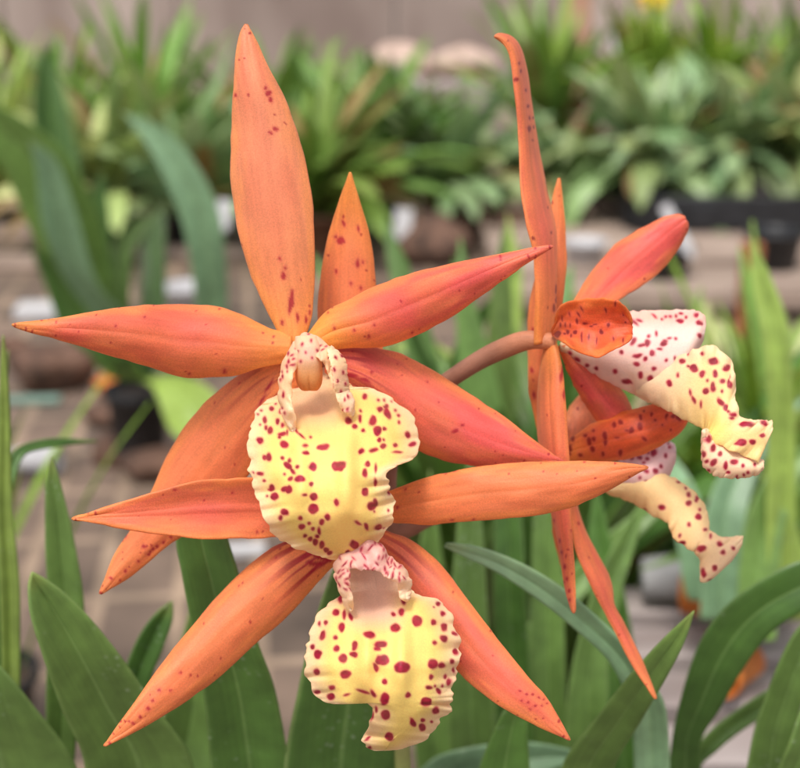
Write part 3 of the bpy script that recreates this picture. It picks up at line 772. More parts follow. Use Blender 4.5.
# ---------------- flower D: lower right, behind, facing right
fd = flower((562, 470, 38), 'lower right flower half hidden behind the others, facing right',
            [PM(*NODE), PM(395, 532, 47), PM(430, 518, 46), PM(480, 500, 43), PM(530, 482, 40), PM(564, 472, 38)], [.0018, .0018, .0018, .0018, .002, .0016])
petal('dorsal_sepal', fd, tip([(556, 470, 566, 468), (536, 425, 556, 425), (528, 375, 554, 375), (528, 320, 560, 320), (540, 260, 566, 262), (549, 220, 564.5, 222), (553, 197, 562, 197)], 559, 178),
      [38, 35, 34, 35, 36], cup=.3, pink=.1, tipy=.3, base_yellow=.3, seed=16, spots=[(534, 330, 1.2, 2), (533, 370, 1.2, 2.4), (535, 395, 1.2, 3)], specks=8)
petal('petal', fd, [(556, 452, 556, 466), (570, 440, 574, 462), (585, 428, 597, 462), (610, 416, 622, 460), (635, 408.5, 643, 454), (660, 404, 665, 443), (677, 404.5, 681, 431), (685, 409, 687, 421), (687.5, 415, 688, 417)],
      [36, 33, 30, 28, 28, 30], cup=.35, tone='deep', pink=.15, tipy=.0, base_yellow=.5, seed=17, groove=.6, dark=lin(140, 26, 30), specks=0,
      spots=scal([(180, 140, 11, 14), (182, 165, 9, 12), (137, 155, 8, 8), (120, 165, 9, 14), (105, 145, 8, 7), (137, 127, 6, 8), (219, 103, 10, 10), (248, 93, 10, 10), (230, 150, 10, 4), (135, 198, 9, 11), (240, 207, 10, 12), (172, 210, 6, 9), (85, 215, 8, 7), (55, 160, 7, 10),
                  (45, 190, 6, 12), (38, 210, 10, 8), (287, 122, 14, 13), (268, 122, 7, 4), (320, 105, 9, 14), (338, 152, 12, 6, 30), (323, 75, 8, 10), (335, 50, 5, 5), (365, 62, 6, 8), (380, 82, 5, 5), (425, 70, 6, 12), (450, 66, 9, 8), (470, 74, 12, 10), (440, 115, 5, 5), (407, 98, 4, 4)], 560, 400, 4))
petal('petal', fd, [(560, 470, 588, 455), (562, 440, 595, 432), (566, 415, 600, 415), (575, 400, 606, 400), (586, 391, 600, 389)],
      [38, 40, 42, 44], cup=.2, pink=.25, tone='peach', seed=18, specks=2)
petal('lateral_sepal', fd, tip([(564, 478, 572, 485), (568, 502, 579, 514), (571, 525, 587, 535), (576, 553, 601, 561), (588, 580, 611.5, 585), (600, 604, 613.5, 603), (613, 628, 623, 622), (634, 668, 644, 666)], 656, 699),
      [38, 36, 35, 34, 33, 31], cup=.4, roll=.5, pink=.45, tipy=.3, base_yellow=.1, seed=19, groove=.4, specks=6)
petal('lateral_sepal', fd, tip([(556, 478, 566, 478), (552, 500, 570, 500), (553, 530, 569, 532), (560, 560, 570, 562)], 567, 585),
      [40, 44, 48, 50], cup=.3, pink=.3, seed=20, specks=4)
M = Mesh()
TD = [(605, 466, 605, 487), (625, 460, 628, 493), (645, 450, 648, 499), (660, 443, 662, 490), (668, 442, 668, 478), (673, 444, 674, 462), (675, 449, 675, 453)]
lip_surface(M, TD, [36, 34, 33, 34, 35], scal([(290, 235, 7, 10), (320, 235, 9, 8), (350, 240, 8, 8), (375, 212, 10, 18), (355, 215, 6, 6), (440, 195, 5, 6), (423, 228, 7, 8), (380, 285, 10, 10), (345, 285, 9, 7), (345, 330, 11, 12), (300, 368, 12, 14), (238, 380, 12, 10), (205, 385, 10, 6), (320, 310, 5, 5),
                                              (408, 335, 10, 10), (380, 340, 6, 5), (400, 265, 6, 7), (430, 180, 5, 4), (335, 255, 6, 5)], 560, 400, 4), lambda U, V, px, py, wid: 4 * V * V,
            lambda U, V, px, py: mixc(np.tile(lin(242, 200, 196), (*px.shape, 1)), lin(248, 200, 140), sstep(468, 492, py) * sstep(625, 660, px)), nu=100, nv=61, ruffle=.5, scallop=.6, seed=6)
BD = [(607, 484, 606, 492), (640, 474, 635, 504), (664, 474, 654, 516), (684, 484, 668, 523), (698, 496, 672, 536), (707, 511, 686, 547), (709.5, 530, 696, 553), (722, 537, 700, 562), (743, 536, 700, 580), (742, 542, 704, 582), (730, 562, 718, 572)]
lip_surface(M, BD, [36, 34, 32, 31, 30, 30, 32], scal([(490, 570, 12, 9), (545, 395, 8, 8), (510, 380, 8, 9), (550, 470, 11, 12), (510, 415, 10, 12), (640, 575, 10, 8), (650, 608, 7, 8), (660, 545, 8, 4), (617, 668, 10, 10), (577, 690, 9, 18), (567, 590, 16, 11), (410, 425, 14, 10), (480, 540, 5, 8), (575, 520, 6, 7), (600, 550, 5, 10),
                                                 (470, 330, 8, 5), (515, 500, 7, 9), (340, 437, 10, 5, 20), (540, 405, 6, 6), (565, 730, 8, 6), (690, 590, 6, 6), (535, 350, 5, 6), (500, 355, 5, 6), (555, 440, 5, 7), (600, 715, 8, 5)], 560, 400, 4), lambda U, V, px, py, wid: 2 * V * V + 1.5 * np.sin(U * 9) * V,
            lambda U, V, px, py: mixc(np.tile(lin(255, 216, 156), (*px.shape, 1)), LIPE, sstep(.5, 1, U)), nu=170, nv=81, ruffle=.6, scallop=.6, seed=8)
M.build('lip', M_LIP, fd)

# ------------------------------------------------------------------ near leaves
LEAFG = lin(110, 142, 70); LEAFD = lin(80, 116, 50); LEAFB = lin(128, 162, 122); LEAFY = lin(160, 186, 88)


def leaf(parent, st, dep, col, base=None, vfold=0.10, roll=0.0, seed=0, mat=None, nu=70, nv=25, rim=0.15, thick=0.0012, bend=0.0, name='leaf', midrib=0.3):
    """strap leaf; dep in metres along the stations"""
    st = list(st); dep = list(dep)
    if base is not None:
        bx, by, bd = pix(base)
        hw = 0.006 * F / bd
        st = [(bx - hw, by, bx + hw, by)] + st
        S = np.array(st)
        c = (S[:, :2] + S[:, 2:]) / 2
        t = np.concatenate([[0], np.cumsum(np.hypot(*np.diff(c, axis=0).T))]); t /= t[-1]
        td = np.concatenate([[0], np.linspace(t[1], 1, len(dep))])
        dd = [bd] + dep
        dep = list(pchip(td, dd, np.linspace(0, 1, 12)))
    px, py, d, U, V, wid = blade(st, dep, nu, nv, interp=pchip)
    wm = wid * d / F                                     # real width, metres
    a = np.abs(V)
    d = d + vfold * wm * (a - 0.4) * -1 + roll * wm * 0.5 * V
    d = d + wm * 0.04 * np.sin(U * 11 + seed) * V + bend * np.sin(U * math.pi)
    W = P(px, py, d)
    n1 = vnoise(U * 8 + seed * 3, V * 1.5 + seed); n2 = vnoise(U * 3 + seed, V * 14 + seed)
    cc = np.tile(col, (*px.shape, 1)) * (0.78 + 0.30 * n1 + 0.16 * n2)[..., None]
    cc = mixc(cc, lin(170, 190, 120), rim * sstep(0.93, 1.0, a))
    cc = mixc(cc, lin(150, 180, 110), midrib * np.exp(-(V / 0.05) ** 2))
    cc = mixc(cc, lin(170, 170, 90), 0.25 * sstep(.95, 1, U))
    uvs = np.stack([U * 0.2, V * wm * 0.5], -1)
    M = Mesh()
    shell(M, W, cc, uvs, thick=thick)
    return M.build(name, mat or M_LEAF, parent)


def pot(parent, c, r=0.045, h=0.12, col=(0.02, 0.02, 0.022), name='pot', mat=None):
    c = np.array(c, float)
    M = Mesh()
    prof = [(0.0, 0.004), (r * .74, 0.004), (r * .76, 0), (r * .80, 0.004), (r * .97, h * .86), (r * 1.06, h * .86), (r * 1.08, h * .88), (r * 1.08, h * .99), (r * 1.05, h), (r * 1.0, h), (r * .98, h * .97), (r * .96, h * .9), (r * .9, h * .88), (0, h * .91)]
    n = 32
    vs = []; fs = []; cs = []
    for i, (a, z) in enumerate(prof):
        for j in range(n):
            t = 2 * math.pi * j / n
            vs.append((c[0] + a * math.cos(t), c[1] + a * math.sin(t), c[2] + z))
            cs.append(col if i < len(prof) - 2 else (0.07, 0.045, 0.03))
    for i in range(len(prof) - 1):
        for j in range(n):
            fs.append((i * n + j, i * n + (j + 1) % n, (i + 1) * n + (j + 1) % n, (i + 1) * n + j))
    M.add(np.array(vs), fs, np.array(cs))
    return M.build(name, mat or M_POT, parent)


M_POT = plant_material('pot_plastic', rough=0.45, trans=0, vein=(1, 1), vein_amt=0.0, mottle=0.25, bump=0.05, cell=400, spec=0.5)

# orchid's own leaves and pot
ob = ORCHID_BASE
leaf(orchid, tip([(212, 775, 291, 775), (203, 690, 275, 690), (190, 620, 257, 640), (181, 570, 242, 585), (176, 540, 228, 540), (177, 510, 216, 505), (183, 490, 200, 485)], 190, 474), [.296, .285, .276, .272, .27], LEAFD * 1.1, base=ob + (-.02, .005, 0), seed=1, vfold=.2)
leaf(orchid, tip([(284, 775, 397, 775), (298, 690, 402, 690), (312, 630, 398, 622), (328, 582, 390, 572), (345, 545, 382, 540), (356, 528, 376, 524)], 366, 512), [.297, .29, .285, .281, .28], LEAFD, base=ob + (-.004, -.004, 0), seed=2, vfold=.18, rim=.5)
leaf(orchid, tip([(478, 775, 530, 775), (492, 735, 528, 735), (503, 712, 528, 712)], 520, 690), [.30, .295, .29], LEAFD * 1.25, base=ob + (.02, .0, 0), seed=3)
pot(orchid, (ob[0], ob[1] + .004, 0.012), r=.05, h=.135)


def plant(name, label, cat, base, leaves, group=None, potr=.045, poth=None, mat=None, spread=.008):
    base = np.array(base, float)
    o = empty(name, (base[0], base[1], 0.012))
    tag(o, label, cat, group)
    for i, (st, dep, col, kw) in enumerate(leaves):
        off = np.array((random.uniform(-spread, spread), random.uniform(-spread, spread), -0.006))
        leaf(o, st, dep, col, base=base + off, seed=i + 3 + int(abs(base[0]) * 100), mat=mat, **kw)
    pot(o, (base[0], base[1], 0.012), r=potr, h=(poth or base[2] - .015))
    return o


# bottom left plant
plant('strap_leaved_plant', 'green plant with broad pointed leaves filling the bottom left corner, partly cut by the frame', 'plant', (-.085, .285, POT_Z), [
    (tip([(85, 772, 194, 772), (60, 705, 152, 702), (41, 650, 108, 640), (29, 606, 66, 594), (28, 588, 44, 578)], 32, 572), [.300, .286, .276, .27], LEAFG * .8, dict(vfold=.25, roll=.3)),
    (tip([(-70, 772, 78, 772), (-66, 710, 32, 704), (-50, 665, -2, 664)], -32, 640), [.300, .29, .285], LEAFG * .72, dict(vfold=.1)),
    (tip([(92, 775, 130, 775), (112, 715, 142, 715), (124, 672, 152, 676), (140, 634, 166, 640), (159, 610, 173, 614)], 172, 601), [.33, .322, .318], LEAFD * .62, dict(vfold=.3)),
    (tip([(46, 775, 74, 775), (46, 700, 80, 700), (48, 610, 84, 612), (45, 540, 74, 540), (45, 490, 62, 490), (48, 468, 56, 468)], 51, 456), [.325, .315, .306, .30], LEAFG * .75, dict(vfold=.25)),
    (tip([(140, 775, 220, 775), (165, 710, 222, 712), (176, 660, 214, 660)], 190, 610), [.37, .365, .36], LEAFG * .85, dict(vfold=.25)),
])
plant('grass_leaved_plant', 'thin grassy leaf plant standing tall along the left edge', 'plant', (-.105, .33, POT_Z), [
    (tip([(-2, 775, 16, 775), (2, 690, 20, 690), (0, 600, 20, 600), (-3, 500, 12, 500), (-1, 420, 10, 420), (0, 370, 7, 370)], 3, 335), [.33, .318, .31, .30], LEAFY * .55, dict(vfold=.3)),
    (tip([(-20, 720, -4, 720), (-22, 560, -2, 560), (-12, 450, 4, 450)], 8, 350), [.36, .35, .345], LEAFG * .7, dict(vfold=.3)),
    (tip([(-10, 520, 8, 530), (20, 446, 26, 454), (60, 438, 62, 446)], 98, 441), [.34, .345, .36], LEAFD * .9, dict(vfold=.3)),
])
# bottom right, sharp leaves
plant('arching_leaf_plant', 'green plant whose slim pale leaf arches up under the side-on flowers, bottom right of centre', 'plant', (.045, .285, POT_Z), [
    (tip([(560, 775, 612, 775), (604, 708, 643, 718), (642, 661, 669, 673), (672, 630, 685, 640)], 694, 611), [.300, .284, .27, .262], LEAFG * .85, dict(vfold=.2, roll=-.2)),
    ([(634, 775, 670, 775), (632, 720, 667, 715), (613, 668, 640, 662), (572, 627, 592, 612), (531, 595, 548, 578), (490, 569, 500, 554), (462, 556, 468, 545), (444, 547, 446, 543)], [.32, .305, .293, .285, .28, .278, .28], LEAFB * 1.4, dict(vfold=.25, roll=-.2)),
])
plant('upright_leaf_plant', 'dense clump of upright dark green strap leaves behind the lower flower and its right sepal', 'plant', (.06, .40, POT_Z), [
    (tip([(498, 790, 540, 790), (496, 700, 532, 700), (494, 600, 526, 600), (494, 520, 522, 520)], 508, 440), [.42, .41, .40, .40], LEAFD * .8, dict(vfold=.25)),
    (tip([(530, 790, 572, 790), (530, 680, 566, 680), (532, 560, 562, 560), (536, 480, 556, 480)], 548, 400), [.43, .42, .42, .42], LEAFG * .85, dict(vfold=.25)),
    (tip([(455, 790, 500, 790), (448, 680, 492, 680), (452, 590, 486, 590), (458, 520, 482, 520)], 472, 440), [.40, .39, .385, .385], LEAFG * .62, dict(vfold=.25)),
    (tip([(420, 790, 460, 790), (412, 680, 450, 680), (416, 590, 446, 590)], 430, 470), [.44, .43, .42], LEAFG * .75, dict(vfold=.25)),
    (tip([(560, 790, 610, 790), (570, 680, 608, 680), (590, 600, 620, 600), (616, 540, 636, 545)], 650, 490), [.41, .40, .40, .40], LEAFG * .8, dict(vfold=.25)),
    (tip([(600, 790, 650, 790), (596, 690, 640, 690), (590, 610, 628, 610), (588, 545, 612, 545)], 596, 480), [.46, .45, .44, .44], LEAFD * 1.1, dict(vfold=.25)),
    (tip([(400, 900, 470, 900), (404, 800, 500, 810), (440, 755, 520, 790), (520, 742, 540, 775)], 600, 756), [.37, .365, .36, .36], LEAFB * .85, dict(vfold=.15)),
    (tip([(470, 790, 520, 790), (520, 640, 552, 648), (580, 560, 604, 572), (640, 510, 656, 520)], 690, 480), [.47, .47, .475, .48], LEAFG * .95, dict(vfold=.2)),
])
plant('broad_leaf_plant', 'plant with a long dark leaf arching in from the right edge at bottom right', 'plant', (.135, .36, POT_Z), [
    (tip([(668, 790, 704, 790), (672, 740, 700, 748), (683, 690, 722, 706), (700, 642, 744, 668), (726, 606, 772, 632), (764, 578, 802, 612), (804, 560, 834, 600), (850, 555, 866, 585)], 900, 580), [.345, .335, .325, .318, .315, .318], LEAFD * .78, dict(vfold=.1)),
    (tip([(745, 790, 790, 790), (752, 740, 792, 745), (768, 690, 803, 700), (790, 640, 818, 650)], 832, 590), [.32, .312, .305, .30], LEAFG * .75, dict(vfold=.2)),
    (tip([(676, 790, 700, 770), (700, 742, 716, 752), (740, 708, 752, 724), (780, 684, 792, 702), (830, 668, 838, 680)], 870, 668), [.36, .355, .35, .35], LEAFG * .72, dict(vfold=.25)),
    (tip([(770, 800, 800, 800), (790, 740, 820, 745), (805, 700, 830, 700)], 840, 640), [.31, .30, .30], LEAFG * .8, dict(vfold=.2)),
])
plant('pale_leaf_plant', 'plant with long yellow-green leaves rising beside the side-on flower at the right edge', 'plant', (.20, .68, POT_Z), [
    (tip([(770, 620, 805, 620), (766, 520, 796, 520), (768, 420, 795, 420), (762, 340, 790, 335), (752, 280, 770, 275)], 751, 240), [.53, .52, .515, .51, .51], LEAFY * .8, dict(vfold=.25)),
    (tip([(780, 600, 815, 600), (770, 500, 790, 505), (740, 450, 752, 452), (722, 420, 730, 420)], 712, 400), [.55, .55, .55, .55], LEAFY * .9, dict(vfold=.2)),
    (tip([(700, 620, 740, 620), (705, 520, 745, 525), (735, 450, 765, 458)], 812, 390), [.54, .54, .55, .56], LEAFB * .9, dict(vfold=.2)),
    (tip([(735, 640, 775, 640), (742, 540, 782, 545), (770, 470, 800, 480)], 830, 430), [.52, .52, .525], LEAFG * 1.05, dict(vfold=.2)),
    (tip([(690, 600, 735, 600), (675, 530, 712, 530), (665, 480, 690, 478)], 668, 450), [.56, .56, .57], LEAFB, dict(vfold=.2)),
    (tip([(755, 620, 800, 620), (735, 570, 765, 560), (690, 560, 705, 545)], 640, 570), [.56, .57, .58], LEAFG * 1.1, dict(vfold=.2)),
])

mp = ((470 - 400) / F * (.80 * math.cos(PITCH) + .4 * math.sin(PITCH)), .80)
plant('pale_leaf_plant', 'light green strap-leaved plant seen around the brown flower stalk between the flowers', 'plant', (mp[0], mp[1], .10), [
    (tip([(432, 470, 460, 470), (441, 400, 462, 402), (452, 352, 476, 352), (474, 314, 496, 302), (500, 288, 512, 278)], 530, 236), [.78, .76, .75, .74, .74], LEAFD * .85, dict(vfold=.15)),
    (tip([(470, 470, 500, 470), (484, 400, 520, 400), (497, 340, 522, 340), (505, 280, 522, 280)], 508, 214), [.82, .82, .82, .82], LEAFY * .95, dict(vfold=.15)),
    (tip([(440, 480, 470, 480), (448, 360, 476, 372), (420, 338, 440, 354)], 372, 352), [.84, .84, .84], LEAFY, dict(vfold=.15)),
    (tip([(500, 480, 530, 480), (520, 400, 545, 400), (530, 330, 552, 330)], 566, 270), [.86, .87, .88], LEAFG, dict(vfold=.15)),
    (tip([(480, 490, 520, 490), (520, 430, 552, 440), (560, 380, 580, 390)], 612, 330), [.84, .84, .85], LEAFG * .7, dict(vfold=.15)),
], mat=M_FAR, spread=.012)

# ------------------------------------------------------------------ left middle plant (1.2 m away)
lm = G(142, 470)
plant('large_leaved_plant', 'big blue-green strap-leaved plant in a black pot behind the upper left petal', 'plant', (lm[0], lm[1], .10), [
    (tip([(120, 380, 150, 380), (70, 310, 118, 300), (28, 225, 100, 220), (0, 165, 62, 150), (-30, 128, 22, 118)], -30, 95), [1.20, 1.17, 1.12, 1.08, 1.05], LEAFG * 1.15, dict(vfold=.1)),
    (tip([(95, 360, 128, 360), (66, 280, 102, 290), (38, 190, 84, 190), (33, 120, 70, 120), (36, 70, 56, 70)], 44, 44), [1.2, 1.2, 1.2, 1.2, 1.2], LEAFD * .8, dict(vfold=.35, roll=.5)),
    (tip([(150, 380, 180, 380), (195, 310, 228, 300), (185, 235, 222, 225), (160, 170, 192, 158), (135, 128, 152, 122)], 122, 112), [1.2, 1.16, 1.12, 1.1, 1.09], LEAFB * .95, dict(vfold=.12)),
    (tip([(120, 370, 140, 370), (112, 300, 130, 300), (112, 255, 132, 258), (135, 222, 146, 232)], 172, 204), [1.2, 1.16, 1.15, 1.15], LEAFG * .5, dict(vfold=.15)),
    (tip([(118, 350, 150, 350), (60, 270, 96, 280), (40, 215, 74, 205), (36, 170, 56, 160)], 30, 140), [1.18, 1.12, 1.08, 1.05], LEAFB * .9, dict(vfold=.15)),
    (tip([(128, 370, 150, 370), (92, 320, 122, 312), (78, 262, 112, 255), (86, 210, 108, 205)], 102, 170), [1.22, 1.22, 1.22, 1.22], LEAFD * .7, dict(vfold=.2, roll=.3)),
    (tip([(112, 372, 134, 372), (62, 330, 84, 312), (44, 282, 60, 270)], 30, 246), [1.18, 1.15, 1.12], LEAFD * .75, dict(vfold=.2)),
    (tip([(134, 370, 160, 370), (140, 300, 166, 300), (142, 250, 165, 250)], 165, 200), [1.24, 1.26, 1.28], LEAFD * .55, dict(vfold=.15)),
    (tip([(150, 385, 175, 375), (165, 420, 205, 385), (170, 430, 235, 425)], 215, 460), [1.16, 1.12, 1.1], LEAFY * .85, dict(vfold=.1)),
], mat=M_FAR, potr=.030, poth=.075, spread=.012)

# ------------------------------------------------------------------ far plants
def foliage(M, base, n, length, width, spread, col, seed, arch=1.0, droop=.5, colvar=.25):
    r = random.Random(seed)
    base = np.array(base, float)
    for i in range(n):
        az = r.uniform(0, 2 * math.pi); lean = r.uniform(.08, 1.0) * spread
        Ln = length * r.uniform(.6, 1.1); wd = width * r.uniform(.7, 1.15)
        k = 12; t = np.linspace(0, 1, k)
        hd = np.array((math.cos(az), math.sin(az), 0)); ang = math.pi / 2 - lean
        pts = [base + np.array((r.uniform(-.02, .02), r.uniform(-.02, .02), 0))]
        a = ang
        for s in range(1, k):
            a = ang - droop * arch * (t[s] ** 1.6) * (.4 + lean)
            pts.append(pts[-1] + Ln / (k - 1) * (hd * math.cos(a) + np.array((0, 0, math.sin(a)))))
        C = np.array(pts); side = np.cross(np.array((0, 0, 1.0)), hd)
        tw = r.uniform(-.6, .6)
        T = np.gradient(C, axis=0); T /= np.linalg.norm(T, axis=1, keepdims=True)
        nrm = np.cross(T, side)
        sd = side * math.cos(tw) + nrm * math.sin(tw); nn = nrm * math.cos(tw) - side * math.sin(tw)
        w = wd * np.clip(t * 6 + .35, 0, 1) * np.sqrt(np.clip(1 - t ** 3.2, 0, 1)) / 2
        w[-1] = wd * .02
        V = np.linspace(-1, 1, 5)
        W = C[:, None] + sd[:, None] * (w[:, None] * V)[..., None] - nn[:, None] * (w[:, None] * np.abs(V) * .35)[..., None] + nn[:, None] * (0.06 * wd * np.sin(t * 9 + i)[:, None] * V)[..., None]
        c = np.clip(np.array(col) * r.uniform(1 - colvar, 1 + colvar) * np.array((r.uniform(.85, 1.2), 1, r.uniform(.8, 1.15))), 0, 1)
        if r.random() < .09: c = lin(170, 140, 86) * r.uniform(.5, .9)
        idx = np.arange(k * 5).reshape(k, 5)
        q = np.stack([idx[:-1, :-1], idx[1:, :-1], idx[1:, 1:], idx[:-1, 1:]], -1).reshape(-1, 4)
        uv = np.stack([np.repeat(t * .2, 5), np.tile(V * .02, k)], -1)
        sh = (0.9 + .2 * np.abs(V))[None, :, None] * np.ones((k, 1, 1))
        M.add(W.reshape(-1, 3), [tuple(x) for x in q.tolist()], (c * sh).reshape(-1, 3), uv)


def far_plant(name, label, x, y, z, n, length, width, spread, col, seed, potr=.06, poth=.11, droop=.6, group=None, colvar=.25, potcol=(0.02, 0.02, 0.022)):
    o = empty(name, (x, y, z))
    tag(o, label, 'plant', group)
    M = Mesh()
    foliage(M, (x, y, z + poth * .9), int(n * 1.5), length, width * .85, spread, col, seed, droop=droop, colvar=colvar)
    M.build('foliage', M_FAR, o)
    pot(o, (x, y, z), r=potr, h=poth, col=potcol)
    return o


PALEG = lin(168, 186, 120); MIDG = lin(124, 158, 72); DARKG = lin(102, 136, 66); YELG = lin(146, 178, 64); GREYG = lin(144, 168, 114)
TRAY_Z = .066


def at(px, d):
    """ground position on the ray column px at distance d (metres along y)"""
    dd = d * math.cos(PITCH) + .4 * math.sin(PITCH)
    return (px - 400) / F * dd, d


FAR = 'potted plants on the benches behind the orchid'
spec_far = [
    # name, label, px, dist, z, n, len, wid, spread, col, seed, droop, pot radius, pot height
    ('broad_leaved_plant', 'pale green broad-leaved plant between the upright leaf and the arching blue-green leaf, top left', 110, 2.3, 0.0, 40, .30, .060, 1.15, PALEG, 1, 1.0),
    ('broad_leaved_plant', 'pale yellow-green bushy plant at the far left edge behind the large leaves', -5, 2.6, 0.0, 36, .36, .055, 1.0, PALEG * np.array((1, 1.05, .8)), 2, .8),
    ('broad_leaved_plant', 'grey-green leafy plant just left of the tall top sepal', 195, 2.3, 0.0, 40, .32, .060, 1.1, GREYG, 3, 1.0),
    ('broad_leaved_plant', 'mid-green plant low behind the pale ones at the top left, under the wall', 60, 2.9, 0.0, 34, .36, .05, .9, MIDG, 21, .8),
    ('broad_leaved_plant', 'green plant whose leaf tip reaches highest against the wall at top left', 150, 2.8, 0.0, 30, .40, .05, .8, MIDG * 1.1, 22, .7),
    ('strap_leaved_plant', 'mid-green strap-leaved clump directly right of the tall top sepal', 315, 2.3, 0.0, 48, .31, .046, 1.0, MIDG * .85, 4, 1.0),
    ('strap_leaved_plant', 'dark green strap-leaved clump behind the small pointed sepal', 375, 2.55, 0.0, 44, .31, .05, .85, DARKG * 1.15, 5, .8),
    ('broad_leaved_plant', 'pale rounded-leaf plant between the centre clump and the curled side sepal', 450, 2.5, 0.0, 36, .30, .064, 1.15, GREYG * .95, 6, 1.1),
    ('strap_leaved_plant', 'bright green upright clump right behind the curled tip of the side sepal', 545, 2.9, TRAY_Z, 46, .34, .042, .75, MIDG, 7, .7),
    ('broad_leaved_plant', 'low grey-green plant between the side sepal and the black tray', 560, 2.5, 0.0, 36, .24, .055, 1.2, GREYG * .85, 8, 1.1),
    ('broad_leaved_plant', 'pale drooping broad-leaved plant above the slanted white label', 650, 2.42, TRAY_Z, 50, .24, .060, 1.3, GREYG, 9, 1.2),
    ('broad_leaved_plant', 'sage green drooping plant on the black tray near the right edge', 725, 2.45, TRAY_Z, 50, .25, .062, 1.3, GREYG * .95, 10, 1.2),
    ('broad_leaved_plant', 'pale leafy plant cut by the right edge of the frame on the black tray', 805, 2.45, TRAY_Z, 46, .26, .058, 1.25, PALEG * .8, 11, 1.1),
    ('strap_leaved_plant', 'yellow-green upright clump in the back row under the yellow flower', 640, 3.0, TRAY_Z, 46, .34, .040, .8, YELG * .75, 12, .7),
    ('strap_leaved_plant', 'vivid green upright clump in the back row, second from the right edge', 715, 3.0, TRAY_Z, 46, .34, .040, .8, YELG * .8, 13, .7),
    ('strap_leaved_plant', 'dark green clump in the back row at the right edge', 795, 2.95, TRAY_Z, 46, .34, .046, .85, MIDG * .75, 14, .7),
    ('strap_leaved_plant', 'green clump in the back row left of the pale stones', 275, 2.9, 0.0, 40, .34, .045, .8, MIDG * .8, 15, .7),
    ('strap_leaved_plant', 'dull green clump in the back row below the pale stones', 440, 3.0, 0.0, 40, .20, .045, 1.0, MIDG * .75, 16, .9),
    ('broad_leaved_plant', 'pale green leafy plant close behind the yellow lip of the side-on flower', 705, 1.02, 0.0, 26, .17, .040, 1.0, PALEG * .9, 31, .9, .03, .05),
    ('broad_leaved_plant', 'light green leafy plant at the right edge, level with the side-on flower', 800, .98, 0.0, 26, .20, .036, .9, PALEG * .85, 32, .9, .03, .05),
    ('strap_leaved_plant', 'low fresh-green clump at the foot of the black arching leaf\'s neighbours, mid right', 640, .95, 0.0, 24, .15, .026, .9, MIDG * 1.1, 33, .8, .03, .05),
    ('grassy_plant', 'thin-bladed grassy plant rising behind the hanging lip of the side-on flower', 760, .74, 0.0, 26, .27, .018, .5, YELG * .9, 41, .5, .03, .05),
    ('grassy_plant', 'thin-bladed grassy plant leaning in at the right edge above the dark arching leaf', 815, .68, 0.0, 26, .27, .018, .5, MIDG * 1.1, 42, .5, .03, .05),
    ('grassy_plant', 'thin-bladed grassy plant between the two side-on lips and the upright clump', 655, .80, 0.0, 24, .22, .018, .6, MIDG, 43, .6, .03, .05),
    ('grassy_plant', 'sparse grassy plant at the left edge behind the thin upright leaf', -14, .70, 0.0, 10, .22, .012, .5, YELG * .8, 44, .5, .03, .05),
    ('strap_leaved_plant', 'deep green clump filling the gap under the right petal of the lower flower', 500, .62, 0.0, 34, .26, .026, .55, DARKG * .9, 34, .5, .035, .08),
    ('strap_leaved_plant', 'deep green clump low between the lower flower\'s right sepal and the hanging side sepals', 585, .66, 0.0, 30, .24, .024, .6, DARKG, 35, .6, .035, .08),
]
for i, row in enumerate(spec_far):
    nm, lb, px_, d_, z_, n_, l_, w_, s_, c_, sd_, dr_ = row[:12]
    pr_, ph_ = row[12:] if len(row) > 12 else (.055, .075)
    x_, y_ = at(px_, d_)
    far_plant(nm, lb, x_, y_, z_, n_, l_, w_, s_, c_, sd_, droop=dr_, group=FAR, potr=pr_, poth=ph_, potcol=(.20, .09, .05) if i in (5, 7) else (.02, .02, .022))

# ------------------------------------------------------------------ boxes and other things
def box(M, c, s, col=(1, 1, 1), rot=0.0, bev=0.0, tilt=0.0):
    c = np.array(c, float); h = np.array(s, float) / 2
    b = min(bev, h.min() * .9)
    # chamfered box: 24 verts
    vs = []
    for sx in (-1, 1):
        for sy in (-1, 1):
            for sz in (-1, 1):
                p = np.array((sx, sy, sz)) * h
                for ax in range(3):
                    q = p.copy()
                    for o in range(3):
                        if o != ax: q[o] -= (sx, sy, sz)[o] * b
                    vs.append(q)
    vs = np.array(vs)
    import bmesh
    bm = bmesh.new()
    for q in vs: bm.verts.new(q)
    bmesh.ops.convex_hull(bm, input=bm.verts)
    bm.normal_update(); bm.verts.index_update()
    vv = np.array([v.co[:] for v in bm.verts]); ff = [tuple(v.index for v in f.verts) for f in bm.faces]
    bm.free()
    ct, st_ = math.cos(tilt), math.sin(tilt)
    vv = np.stack([vv[:, 0] * ct + vv[:, 2] * st_, vv[:, 1], -vv[:, 0] * st_ + vv[:, 2] * ct], -1)
    cr, sr = math.cos(rot), math.sin(rot)
    vv = np.stack([vv[:, 0] * cr - vv[:, 1] * sr, vv[:, 0] * sr + vv[:, 1] * cr, vv[:, 2]], -1)
    M.add(vv + c, ff, np.array(col))


def one(name, label, cat, mat, group=None, kind=None):
    def wrap(fn):
        M = Mesh(); fn(M)
        allv = np.concatenate(M.v); org = allv.mean(0); org[2] = allv[:, 2].min()
        o = M.build(name, mat, smooth=False, origin=org)
        tag(o, label, cat, group, kind)
        return o
    return wrap


